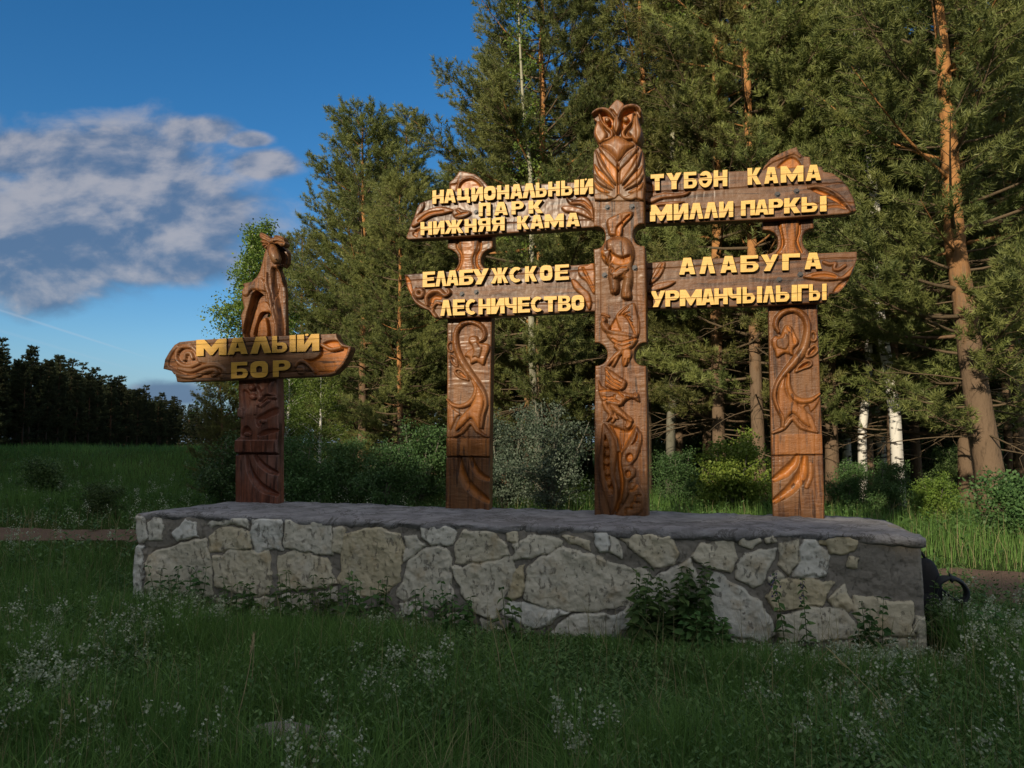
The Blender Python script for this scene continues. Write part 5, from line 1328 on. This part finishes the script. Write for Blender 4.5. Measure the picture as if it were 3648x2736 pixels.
# --- the crowd behind
grp = 'pines crowding behind the forest edge'
lab = 'tall pine deep in the crowded forest behind the carved signs'
spots = []
for k in range(900):
    if len(spots) >= 76: break
    y = rnd.uniform(20.5, 56); x = rnd.uniform(-.20 * y - (y - 24) * .12, .74 * y)
    if all((x - a) ** 2 + (y - b) ** 2 > 3.4 for a, b in spots): spots.append((x, y))
for i, (x, y) in enumerate(spots):
    left = x / y < .03
    p = ([K_B, K_C, K_D, K_E, K_A][rnd.randrange(5)] if y < 36 else [K_A, K_B][rnd.randrange(2)]) if not left else [K_A, K_B][rnd.randrange(2)]
    plant(p, x, y, lab, 'pine', rnd.uniform(0, 6.28), min(rnd.uniform(.85, 1.06), (.345 * y + 1.2) / 14.5 if left else 9), grp)
# --- shrubs
T(S_W, 1960, 14.2, 'silvery flowering shrub between the scroll post and the owl post', 'shrub', s=.80, rz=.2)
T(S_W, 1800, 15.2, 'silvery shrub with pale leaf tips right behind the scroll post', 'shrub', s=.8, rz=1.2)
T(S_B, 2620, 13.6, 'bright yellow-green sunlit shrub left of the far side post', 'shrub', s=.66, rz=.9)
T(S_L, 385, 16.5, 'small dark bush standing alone in the meadow left of the wall', 'shrub', s=.55, rz=.6)
T(S_L, 170, 24.0, 'pale tall weedy bush on the meadow bank at the left', 'shrub', s=.9, rz=1.6)
T(S_D, 1080, 15.5, 'dark leafy shrub right behind the moose post', 'shrub', s=.70, rz=.5)
T(S_D, 1240, 16.5, 'dark shrub below the low birch, middle of the gap between the signs', 'shrub', s=.66, rz=2.0)
T(S_D, 1370, 15.0, 'leafy green shrub in the gap between the signs, nearer the scroll post', 'shrub', s=.62, rz=3.1)
T(S_D, 1490, 16.8, 'dark shrub close to the left of the scroll post', 'shrub', s=.80, rz=4.1)
T(S_D, 830, 17.0, 'dense dark shrub left of the moose post foot', 'shrub', s=.74, rz=3.6)
T(S_D, 850, 24.0, 'dark shrub farther back at the left end of the thicket', 'shrub', s=1.0, rz=5.0)
T(S_D, 2420, 15.5, 'dark shrub in the shade right behind the owl post', 'shrub', s=.50, rz=1.0)
T(S_D, 3010, 15.0, 'leafy undergrowth shrub beyond the right end of the wall', 'shrub', s=.42, rz=2.7)
T(S_D, 3160, 14.2, 'low dark shrub right of the far side post, near the birch trunk foot', 'shrub', s=.42, rz=4.5)
T(S_B, 3330, 12.9, 'small bright shrub at the edge of the sunlit verge', 'shrub', s=.36, rz=.6)
T(S_L, 3620, 11.4, 'leafy shrub at the right edge in front of the leaning pine', 'shrub', s=.72, rz=.1)
T(S_D, 3470, 16.5, 'shaded shrub behind the leaning pine foot', 'shrub', s=.5, rz=.8)
T(S_D, 3380, 17.5, 'shaded shrub in the dark hollow between birch and leaning pine', 'shrub', s=.55, rz=1.8)

for q in range(30):
    yy = rnd.uniform(26, 46); xx = rnd.uniform(-.08, .72) * yy
    plant(S_D, xx, yy, 'shaded undergrowth shrub among the trunks deep in the forest', 'shrub', rnd.uniform(0, 6.28), rnd.uniform(.9, 1.35), 'undergrowth shrubs deep in the forest')
# ------------------------------------------------------------------ the far forest edge on the left
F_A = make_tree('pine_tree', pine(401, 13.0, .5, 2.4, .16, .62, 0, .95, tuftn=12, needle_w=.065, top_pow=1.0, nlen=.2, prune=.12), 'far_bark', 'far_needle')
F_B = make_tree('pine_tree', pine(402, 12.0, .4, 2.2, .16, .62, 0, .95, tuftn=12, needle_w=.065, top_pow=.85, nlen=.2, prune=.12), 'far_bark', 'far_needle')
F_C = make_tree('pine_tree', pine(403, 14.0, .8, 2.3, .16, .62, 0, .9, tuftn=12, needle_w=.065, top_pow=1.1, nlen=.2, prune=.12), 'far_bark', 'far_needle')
FE = np.array([-38.5, 0.0]); FD = np.array([-.222, .975]); FN = np.array([-.975, -.222])
grpF = 'dark pines of the far forest edge'
labF = 'dark shaded pine in the far forest edge beyond the meadow at the left'
s = 92.0; k = 0
while s < 205:
    for row in range(3):
        p = FE + FD * (s + rnd.uniform(-1.2, 1.2)) + FN * (row * 3.2 + rnd.uniform(-.9, .9))
        sc_ = rnd.uniform(.80, 1.04) * (1.0 + .06 * row)
        plant([F_A, F_B, F_C][k % 3], p[0], p[1], labF, 'pine', rnd.uniform(0, 6.28), sc_, grpF, sz=sc_ * 1.0)
        k += 1
    s += 3.0 if s < 150 else 3.8
labG = 'small distant pine where the dark left forest edge bends by the road'
grpG = 'distant pines where the forest edge bends'
for q in range(48):
    s = 285 + (q // 2) * 9
    p = np.array([-129.0 - .19 * (s - 300), s]) + rnd.uniform(-3, 3) * FN
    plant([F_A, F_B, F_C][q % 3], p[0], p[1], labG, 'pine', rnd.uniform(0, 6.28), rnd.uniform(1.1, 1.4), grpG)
# unseen wood left of the camera, set and shaped to shade meadow and wall
rs = np.random.RandomState(77)
VV = []
WE = np.array([-24.0, 0.0]); WD = np.array([-.356, .934]); WN = np.array([-.934, -.356])
for i in range(185):
    s = -95 + i * .95
    row = i % 3
    p = WE + WD * s + WN * (row * .9 + rs.uniform(-.5, .5))
    Ht = float(np.interp(-s, [-40, 5, 17, 21, 26, 34, 95], [13.4, 13.0, 12.5, 12.8, 13.7, 14.4, 15.0])) * rs.uniform(.97, 1.01) + SHADE_DH
    n = 1500
    t = rs.rand(n) ** .8
    rad = (2.6 * (1 - t) ** .38 + .12) * np.sqrt(rs.rand(n)) * (.6 + .4 * np.minimum(1, t * 6))
    a = rs.rand(n) * 6.283
    C = np.stack([p[0] + rad * np.cos(a), p[1] + rad * np.sin(a), .2 + t * Ht], -1)
    d1 = unit(rs.randn(n, 3)); d2 = unit(np.cross(d1, rs.randn(n, 3)))
    sz = .52 * (.5 + rs.rand(n, 1)) * (1 - .45 * t[:, None])
    VV.append(np.stack([C - d1 * sz, C + d2 * sz * .7, C + d1 * sz], 1).reshape(-1, 3))
VV = np.concatenate(VV)
wood = mk('shade_wood', VV, [np.arange(len(VV)).reshape(-1, 3)], M['far_needle'], None, False, {'tint': np.repeat(rs.rand(len(VV) // 3), 3)})
tag(wood, 'dark mass of pine crowns out of view left of the camera, shaped to shade the foreground', 'forest', kind='stuff')
# ------------------------------------------------------------------ grass and small plants
rs = np.random.RandomState(9)
def wall_local(x, y):
    px_ = x - O[0]; py_ = y - O[1]
    return px_ * U[0] + py_ * U[1], px_ * N[0] + py_ * N[1]
def allowed(x, y):
    u_, n_ = wall_local(x, y)
    inw = (u_ > uL - .04) & (u_ < uR + .03) & (n_ > NW - .035) & (n_ < NW + 1.5)
    s_, a_ = road_d(x, y)
    lim = np.where(a_ > 14, .36, .84)
    edge = lim + .55 * (vnoise(x + 40, y + 40, 61, 1.6) - .5)
    onroad = (np.abs(s_) < edge) & (vnoise(x + 40, y + 40, 62, 2.6) < np.where(np.abs(s_) < .2, .62, .82))
    rk = ((x + 1.13) / .27) ** 2 + ((y - 3.98) / .14) ** 2 < 1.0
    return ~inw & ~onroad & ~rk
def near_wall(x, y):
    u_, n_ = wall_local(x, y)
    f = NW - n_                      # metres in front of the wall face
    inside = (f > -.2) & (f < 1.6) & (u_ > uL - .3) & (u_ < uR + .1)
    k = np.clip(.36 + .64 * (f - .05) / 1.05, .36, 1) + .22 * (1 - sst(u_, uL + .5, uL + 2.6)) - .13 * sst(u_, uL + 3.0, uL + 4.5)
    return np.where(inside, np.minimum(k, 1), 1)
def blades(x, y, h, wd, lean=.35, segs=3, tint=None):
    m = len(x)
    a = rs.rand(m) * 6.283; b = a + rs.uniform(.8, 2.3, m)
    base = np.stack([x, y, gz(x, y) - .02], -1)
    ln = lean * h * (rs.rand(m) ** 1.3 * 1.6)
    hd = np.stack([np.cos(a), np.sin(a), np.zeros(m)], -1)
    sd = np.stack([np.cos(b), np.sin(b), np.zeros(m)], -1)
    V = []
    for k in range(segs + 1):
        t = k / segs
        c = base + hd * (ln * t ** 2)[:, None] + np.array([0, 0, 1.]) * (h * (t - .22 * t * t * (ln / (h + 1e-6))))[:, None]
        hw = (wd * (1 - t ** 1.6) * .5)[:, None]
        if k < segs: V += [c - sd * hw, c + sd * hw]
        else: V += [c]
    nv_ = len(V)
    V = np.stack(V, 1).reshape(-1, 3)
    b0 = np.arange(m)[:, None] * nv_
    Q = np.concatenate([b0 + np.array([[2 * k, 2 * k + 1, 2 * k + 3, 2 * k + 2]]) for k in range(segs - 1)])
    Tt = b0 + np.array([[2 * segs - 2, 2 * segs - 1, 2 * segs]])
    t = rs.rand(m) if tint is None else tint
    return V, Q, Tt, np.repeat(t, nv_)
def grass_object(name, parts, mat, label, cat='grass'):
    V, Q, Tt, tt, n = [], [], [], [], 0
    for v, q, t3, t in parts:
        V.append(v); Q.append(q + n); Tt.append(t3 + n); tt.append(t); n += len(v)
    o = mk(name, np.concatenate(V), [np.concatenate(Q), np.concatenate(Tt)], mat, None, False, {'tint': np.concatenate(tt)})
    return tag(o, label, cat, kind='stuff')
def scatter(n, y0, y1, fx=.70, pw=1.0, xr=None):
    y = y0 * (y1 / y0) ** (rs.rand(n) ** pw)
    x = (rs.rand(n) * 2 - 1) * fx * y if xr is None else rs.uniform(xr[0], xr[1], n) * y
    k = allowed(x, y)
    return x[k], y[k]
parts = []
# foreground meadow
x, y = scatter(230000, 2.9, 9.0)
cl = vnoise(x + 30, y + 30, 64, 1.4); cl2 = vnoise(x + 30, y + 30, 65, 5.0)
k = rs.rand(len(x)) < .45 + .55 * cl2
x, y, cl, cl2 = x[k], y[k], cl[k], cl2[k]
nr_ = np.clip((np.abs(road_d(x, y)[0]) - .7) / 2.4, .10, 1)
h = near_wall(x, y) * nr_ * (.10 + .26 * cl ** 1.2 + .08 * rs.rand(len(x))) * (.6 + .8 * rs.rand(len(x)))
parts.append(blades(x, y, h, .0045 + .004 * rs.rand(len(x)), .55, 3, np.clip(-.05 + .45 * cl2 + .35 * cl + .7 * (rs.rand(len(x)) ** 2 - .2), 0, 1)))
# middle distance and meadow on the left
x, y = scatter(170000, 8.0, 62.0, pw=.9, xr=(-.78, .70))
k = (rs.rand(len(x)) < .4 + .6 * vnoise(x + 60, y + 60, 66, .9)) & ~((x > -.18 * y) & (y > 17))
x, y = x[k], y[k]
far = y / 14.0
cl = vnoise(x + 60, y + 60, 67, .5)
nr_ = np.clip((np.abs(road_d(x, y)[0]) - .6) / 2.2, .12, 1)
h = nr_ * (.14 + .30 * cl + .10 * rs.rand(len(x))) * (.6 + .7 * rs.rand(len(x))) * np.minimum(1.25, .75 + far * .15)
parts.append(blades(x, y, h, (.006 + .006 * rs.rand(len(x))) * np.maximum(.8, far), .5, 2, np.clip(-.05 + .55 * cl + .5 * vnoise(x + 90, y * .5 + 60, 69, .35) + .5 * (rs.rand(len(x)) - .45), 0, 1)))
# coarse tufts with broad arching blades
x, y = scatter(2300, 3.0, 8.0)
x = np.repeat(x, 22) + rs.randn(len(x) * 22) * .035; y = np.repeat(y, 22) + rs.randn(len(y) * 22) * .035
k = allowed(x, y); x, y = x[k], y[k]
nr_ = np.clip((np.abs(road_d(x, y)[0]) - .7) / 2.4, .10, 1)
tn = vnoise(x + 30, y + 30, 68, 3.0)
parts.append(blades(x, y, near_wall(x, y) * nr_ * (.20 + .22 * tn) * (.5 + .8 * rs.rand(len(x))), .007 + .006 * rs.rand(len(x)), .95, 4, np.clip(.2 + .7 * tn + .3 * (rs.rand(len(x)) - .5), 0, 1)))
grass = grass_object('grass', parts, M['grass'], 'long green meadow grass around the wall and across the field')
# dry straws among it
x, y = scatter(5200, 3.0, 16.0)
straw = grass_object('dry_straws', [blades(x, y, .25 + .30 * rs.rand(len(x)), .003 + .0015 * rs.rand(len(x)) + y * .0002, .5, 3)], M['dry_grass'], 'dry pale straws scattered through the meadow grass', 'straws')

# broad-leaved weeds mixed in (leafy stems)
def weeds_mesh(n, y0, y1, hr, leaf, fx=.70, xr=None, seed=3, per=9, fl=None, xy=None):
    r2 = np.random.RandomState(seed)
    if xy is None:
        x, y = scatter(n, y0, y1, fx, 1.0, xr)
        k = vnoise(x + 20, y + 70, seed, 1.1) + .25 * rs.rand(len(x)) > .55; x, y = x[k], y[k]
    else: x, y = xy
    m = len(x)
    h = r2.uniform(hr[0], hr[1], m) * near_wall(x, y)
    base = np.stack([x, y, gz(x, y)], -1)
    d = unit(np.concatenate([r2.randn(m, 2) * .22, np.ones((m, 1))], 1))
    LP = base[:, None] + d[:, None] * (h[:, None] * np.linspace(.12, 1, per)[None])[..., None]
    ang = r2.rand(m, 1) * 6.28 + np.arange(per)[None] * 2.4
    out = np.stack([np.cos(ang), np.sin(ang), .35 + .3 * r2.rand(m, per)], -1)
    out = unit(out)
    sz = leaf * (.5 + .7 * r2.rand(m, per, 1)) * (1.15 - np.linspace(.1, .85, per)[None, :, None])
    sdv = unit(np.cross(out, np.array([0, 0, 1.]) + .3 * r2.randn(m, per, 3)))
    V = np.stack([LP, LP + out * sz * .5 + sdv * sz * .22, LP + out * sz, LP + out * sz * .5 - sdv * sz * .22], 2).reshape(-1, 3)
    Q = np.arange(m * per * 4).reshape(-1, 4)
    tt = np.repeat(np.clip(np.repeat(r2.rand(m), per) + .2 * r2.randn(m * per), 0, 1), 4)
    # stems
    sv = np.stack([base - d * .02, base + np.array([.004, 0, 0]), base + d * h[:, None]], 1).reshape(-1, 3)
    st = np.arange(m * 3).reshape(-1, 3) + len(V)
    tops = base + d * h[:, None]
    return np.concatenate([V, sv]), Q, st, np.concatenate([tt, np.full(len(sv), .5)]), tops
V, Q, Tt, tt, tops = weeds_mesh(22000, 3.0, 8.5, (.10, .36), .085, seed=71)
V2, Q2, T2, tt2, _ = weeds_mesh(5200, 9.0, 50.0, (.15, .45), .14, xr=(-.75, .6), seed=72)
weeds = grass_object('weeds', [(V, Q, Tt, tt), (V2, Q2, T2, tt2)], M['weed'], 'leafy green weeds growing through the meadow grass', 'weeds')
# whitish bedstraw blossoms: stalks carrying fluffy clusters of tiny flowers
def blossom(xy, hr, seed, per=45, spread=.05, fs=.0078):
    r2 = np.random.RandomState(seed)
    x, y = xy; m = len(x)
    h = r2.uniform(hr[0], hr[1], m) * near_wall(x, y)
    base = np.stack([x, y, gz(x, y)], -1)
    d = unit(np.concatenate([r2.randn(m, 2) * .20, np.ones((m, 1))], 1))
    nc = 5
    c = base[:, None] + d[:, None] * (h[:, None] * r2.uniform(.62, 1.0, (m, nc)))[..., None] + r2.randn(m, nc, 3) * .022
    P = (c[:, :, None] + r2.randn(m, nc, per // nc, 3) * np.array([.5, .5, .6]) * spread * .55).reshape(-1, 3)
    sc_ = np.repeat(.8 + y * .045, nc * (per // nc))
    q = len(P)
    a1 = unit(r2.randn(q, 3)); a2 = unit(np.cross(a1, r2.randn(q, 3)))
    f = (fs * (.6 + .7 * r2.rand(q)) * sc_)[:, None]
    V = np.stack([P - a1 * f, P + a2 * f, P + a1 * f, P - a2 * f], 1).reshape(-1, 3)
    return V, np.arange(q * 4).reshape(-1, 4), np.zeros((0, 3), int), np.repeat(r2.rand(q), 4)
def patches(n, y0, y1, thr, seed, xr=(-.68, .68)):
    x, y = scatter(n, y0, y1, xr=xr)
    k = vnoise(x + 33, y + 11, seed, 1.15) > thr
    return x[k], y[k]
fl = [blossom(patches(900, 3.1, 7.0, .64, 73), (.22, .46), 74),
      blossom(patches(560, 3.2, 6.0, .55, 75, (.05, .66)), (.22, .42), 76),
      blossom(patches(600, 3.1, 6.5, .62, 81, (-.66, .66)), (.16, .38), 82),
      blossom(patches(420, 8.0, 40.0, .50, 77, (-.75, -.12)), (.3, .55), 78, 30, .10)]
fo = grass_object('wildflowers', fl, M['flower'], 'whitish bedstraw blossoms dotted through the meadow grass', 'flowers')

# ------------------------------------------------------------------ single plants in front of the wall
def leafy(name, label, cat, px, py_foot, depth, stems, hmax, leafsz, seed, mat='weed', group=None, tip=None, spread=.12, pairs=7, droop=.2):
    r2 = np.random.RandomState(seed)
    d = pix_dir(px, py_foot); x = d[0] / d[1] * depth; y = depth
    z0 = float(gz(x, y))
    r = empty(name, (x, y, z0))
    tag(r, label, cat, group)
    g = Geo(); LV, LQ, LT, n = [], [], [], 0; tips = []
    for s_ in range(stems):
        h = hmax * r2.uniform(.6, 1.0) if s_ else hmax
        b = np.array([r2.uniform(-1, 1) * spread, r2.uniform(-1, 1) * spread * .5, -.02])
        e = b + np.array([r2.uniform(-.16, .16) * h, r2.uniform(-.14, .06) * h, h])
        mid = (b + e) / 2 + np.array([r2.uniform(-.03, .03), 0, 0])
        t = np.linspace(0, 1, 7)[:, None]
        pts = b * (1 - t) ** 2 + 2 * mid * t * (1 - t) + e * t ** 2
        g.tube(pts, np.linspace(.0045, .002, 7), 4, .4, cap=False)
        tips.append(e)
        for q in range(pairs):
            f = .2 + .8 * q / (pairs - 1)
            p = np.array([np.interp(f, t[:, 0], pts[:, c]) for c in range(3)])
            a0 = q * 1.57 + r2.rand()
            for sg in (0, math.pi):
                o_ = np.array([math.cos(a0 + sg), math.sin(a0 + sg), r2.uniform(-.45, .75) - droop])
                o_ = o_ / np.linalg.norm(o_); sz = leafsz * (1.15 - .75 * f) * r2.uniform(.7, 1.2)
                sd = np.cross(o_, [0, 0, 1.]); sd /= np.linalg.norm(sd); up = np.cross(sd, o_); ro = r2.uniform(-1.0, 1.0); sd, up = sd * math.cos(ro) + up * math.sin(ro), up * math.cos(ro) - sd * math.sin(ro)
                w_ = sz * .27
                v = np.array([p, p + o_ * sz * .35 + sd * w_ + up * .1 * sz, p + o_ * sz * .72 + sd * w_ * .6, p + o_ * sz - up * .15 * sz, p + o_ * sz * .72 - sd * w_ * .6, p + o_ * sz * .35 - sd * w_ + up * .1 * sz])
                LV.append(v); LQ += [(n, n + 1, n + 2, n + 3), (n, n + 3, n + 4, n + 5)]; n += 6
                LT += [r2.rand()] * 6
    g.build('stems', M['weed'], r)
    mk('leaves', np.concatenate(LV), [np.array(LQ)], M[mat], r, False, {'tint': np.array(LT)})
    if tip:
        P = np.concatenate([e + np.stack([r2.randn(26) * .012, r2.randn(26) * .012, -np.linspace(0, .16, 26)], -1) for e in tips])
        V_, Q_, t_ = leaves(P, r2, .018, None, 0)
        mk('blossoms', V_, [Q_], M[tip], r, False, {'tint': t_})
    return r
YW = lambda px: (O + NW * N)[1]
def wall_depth(px, off=.12):
    d = pix_dir(px, 1500.0)
    t = ((O + (NW - off) * N)[:2] @ N[:2]) / (d[:2] @ N[:2])
    return d[1] * t
for px, py, off, st, hm, ls, lab, nm, pr_, kw in (
    (2380, 2300, .22, 26, .66, .15, 'big dark nettle bush growing up the middle of the stone wall', 'nettle_bush', 12, dict(spread=.30)),
    (2525, 2290, .30, 12, .40, .14, 'smaller leafy nettle at the right side of the big nettle bush', 'nettle', 8, dict(spread=.14)),
    (2800, 2250, .16, 1, .60, .10, 'tall dark flower spike in front of the wall, left one of the pair', 'flower_spike', 13, dict(spread=.01, tip='blue_flower', droop=.5)),
    (2882, 2250, .20, 1, .58, .10, 'tall dark flower spike in front of the wall, right one of the pair', 'flower_spike', 13, dict(spread=.01, tip='blue_flower', droop=.5)),
    (640, 2150, .20, 16, .50, .11, 'upright leafy weeds before the large pale stone at the moose end of the wall', 'weed_clump', 7, dict(spread=.22)),
    (880, 2150, .22, 12, .42, .11, 'thin weed clump before the wall below the moose post', 'weed_clump', 7, dict(spread=.20)),
    (1100, 2160, .20, 14, .50, .11, 'weed clump before the wall between the two signs', 'weed_clump', 7, dict(spread=.24)),
    (1300, 2180, .22, 12, .52, .13, 'weed clump with long narrow leaves before the large yellowish stone', 'weed_clump', 6, dict(spread=.18)),
    (1560, 2230, .22, 14, .46, .12, 'weed clump before the wall just left of the scroll post', 'weed_clump', 7, dict(spread=.22)),
    (1840, 2330, .35, 3, .48, .15, 'two-stemmed leafy weed before the white stone left of the owl post', 'leafy_weed', 6, dict(spread=.06)),
    (3090, 2330, .18, 5, .46, .12, 'leafy weed near the right end of the wall', 'leafy_weed', 8, dict(spread=.10)),
    (3350, 2390, -.15, 7, .52, .10, 'feathery tall weed at the wall end, partly hiding the black backpack', 'leafy_weed', 12, dict(spread=.10, mat='bush_leaf')),
    (3560, 2450, .1, 8, .42, .10, 'leafy weed in the grass right of the backpack', 'leafy_weed', 9, dict(spread=.14))):
    leafy(nm, lab, 'weed', px, py, wall_depth(px, off), st, hm, ls, int(px), pairs=pr_, **kw)
# long dry stalks standing out of the grass
g_st = 'long dry grass stalks standing out of the meadow'
for i, (x0, y0, x1, y1, dep) in enumerate(((860, 2500, 905, 2265, 4.3), (1790, 2420, 1745, 2200, 4.8), (1880, 2560, 1770, 2170, 4.5), (2760, 2380, 2985, 2270, 4.8), (3330, 2730, 2960, 2320, 4.0), (250, 2640, 245, 2480, 3.9), (790, 2730, 905, 2270, 3.95))):
    a = CAMP + pix_dir(x0, y0) / pix_dir(x0, y0)[1] * dep; b = CAMP + pix_dir(x1, y1) / pix_dir(x1, y1)[1] * (dep + .1)
    a[2] = min(a[2], float(gz(a[0], a[1])) + .02)
    if b[2] < a[2] + .1: b[2] = a[2] + .35
    g = Geo(); t = np.linspace(0, 1, 6)[:, None]
    pts = a + (b - a) * t + np.array([.02, 0, 0]) * np.sin(t * 3.1)
    g.tube(pts, np.linspace(.0032, .0016, 6), 4, .6)
    P = b + np.stack([np.linspace(0, .0, 20), np.zeros(20), np.zeros(20)], -1) - (b - a) * np.linspace(0, .14, 20)[:, None]
    for p in P: g.tube(np.stack([p, p + (b - a) / np.linalg.norm(b - a) * .02 + rs.randn(3) * .006]), [.0026, .0008], 3, .8, cap=False)
    o = g.build('dry_stalk', M['dry_grass'], None, origin=a); o.location = a
    tag(o, 'thin pale dry stalk standing up out of the foreground grass', 'stalk', g_st)
# curved dead stick and half buried boulder at the lower left
d0 = pix_dir(360, 2640); q0 = CAMP + d0 / d0[1] * 3.72
g = Geo(); t = np.linspace(0, 1, 9)
pts = np.stack([q0[0] + .16 * t, q0[1] - .02 * t, q0[2] + .012 - .02 * t - .14 * t ** 2.2], -1)
g.tube(pts, .009 * (1 - .35 * t) * (1 + .25 * np.sin(t * 25)), 7, .5)
o = g.build('dead_stick', M['stick'], None, origin=q0); o.location = q0
tag(o, 'curved pale dead stick poking out of the grass at the lower left', 'stick')
g = Geo()
g.lump((0, 0, 0), (.36, .20, .15), 40, 24, .16, 4)
g.lump((-.30, -.10, -.03), (.20, .13, .10), 24, 14, .16, 6)
o = g.build('boulder', M['boulder'], None); o.location = (-1.13, 3.98, -.025)
tag(o, 'grey half-buried boulder in the grass at the lower left', 'boulder')

# ------------------------------------------------------------------ backpack leaning at the wall end
corner = w_pt(uR, NW, 0.0)
bp = empty('backpack', (corner[0] + .23, corner[1] + .40, float(gz(corner[0] + .23, corner[1] + .4))), -YAW)
tag(bp, 'black backpack with a padded shoulder strap standing in the grass against the wall end', 'backpack')
g = Geo()
g.lump((-.06, .06, .31), (.165, .13, .305), 28, 18, .05, 11, power=.72)
g.build('body', M['black_fabric'], bp)
g = Geo(); g.lump((-.05, -.07, .20), (.12, .06, .16), 22, 14, .05, 13, power=.7)
g.build('front_pocket', M['black_fabric'], bp)
g = Geo(); g.tube([(-.12, .05, .60), (-.09, .04, .65), (-.03, .04, .65), (0, .05, .60)], [.011] * 4, 6)
g.build('carry_handle', M['black_fabric'], bp)
def strap(pts, wd, th, mat, name):
    p = smooth_line(pts, 5); g = Geo()
    g.tube(p, wd, 8, .5, True, th / np.max(wd)); return g.build(name, mat, bp)
strap([(.03, -.02, .36), (.045, -.05, .43), (.09, -.06, .475), (.15, -.055, .485), (.21, -.045, .455), (.245, -.035, .40), (.245, -.03, .35), (.215, -.03, .305)], .050, .016, M['grey_fabric'], 'shoulder_strap')
strap([(.215, -.03, .31), (.22, -.03, .25), (.24, -.03, .17), (.265, -.03, .08), (.275, -.03, .0)], .016, .006, M['black_fabric'], 'webbing_strap')
strap([(.14, -.03, .12), (.20, -.04, .09), (.26, -.04, .02)], .013, .006, M['black_fabric'], 'webbing_strap')
strap([(.03, .03, .40), (.09, .02, .38), (.15, .0, .33), (.20, -.01, .30)], .034, .014, M['black_fabric'], 'shoulder_strap')
g = Geo(); g.box((.205, -.032, .315), (.034, .014, .026)); g.build('buckle', M['grey_fabric'], bp, smooth=False)

# ------------------------------------------------------------------ small car far off on the road
dcar = pix_dir(701, 1597); cd_ = 168.0
cx_ = dcar[0] / dcar[1] * cd_
cz_ = CAM_H + dcar[2] / dcar[1] * cd_ - 1.45
car = empty('parked_car', (cx_, cd_, cz_), R(20))
tag(car, 'tiny pale car far away at the end of the meadow road', 'car')
def prism(prof, hw, inset):
    """side profile (y,z) swept across the width, upper points inset"""
    m = len(prof); V = []
    for sg in (-1, 1):
        for (yy, zz_) in prof: V.append((sg * (hw - (inset if zz_ > .95 else 0)), yy, zz_))
    F4 = [(i, (i + 1) % m, m + (i + 1) % m, m + i) for i in range(m)]
    return np.array(V), F4, m
prof = [(-2.0,.35),(-2.05,.6),(-1.95,.9),(-1.2,.95),(-.75,1.38),(-.3,1.45),(.6,1.43),(1.35,1.0),(2.0,.92),(2.05,.6),(2.0,.35)]
V, F4, m_ = prism(prof, .82, .14)
import bmesh
bm = bmesh.new(); vs = [bm.verts.new(v) for v in V]
for f in F4: bm.faces.new([vs[i] for i in f])
bm.faces.new(vs[:m_][::-1]); bm.faces.new(vs[m_:])
bmesh.ops.recalc_face_normals(bm, faces=bm.faces); bmesh.ops.bevel(bm, geom=bm.edges[:], offset=.05, segments=2, affect='EDGES')
me = bpy.data.meshes.new('body'); bm.to_mesh(me); bm.free(); me.materials.append(M['car_paint']); ob('body', me, car)
g = Geo(); g.add([(-.62,-1.16,1.0),(.62,-1.16,1.0),(.56,-.80,1.34),(-.56,-.80,1.34)], [(0,1,2,3)]); g.V[-1] = g.V[-1] + np.array([0,-.035,.02]); g.build('rear_window', M['car_glass'], car, False)
g = Geo(); g.add([(-.62,1.30,1.03),(.62,1.30,1.03),(.56,.68,1.40),(-.56,.68,1.40)], [(3,2,1,0)]); g.V[-1] = g.V[-1] + np.array([0,.03,.03]); g.build('windscreen', M['car_glass'], car, False)
for sx in (-1, 1):
    g = Geo(); g.add([(sx*.78,-.95,1.0),(sx*.78,1.1,1.02),(sx*.705,.5,1.36),(sx*.705,-.65,1.33)], [(0,1,2,3)]); g.V[-1] = g.V[-1] + np.array([sx*.02,0,.0]); g.build('side_window', M['car_glass'], car, False)
    for yy in (-1.3, 1.3):
        g = Geo(); g.tube([(sx*.62,yy,.31),(sx*.84,yy,.31)], .31, 16); g.build('wheel', M['tyre'], car, False)
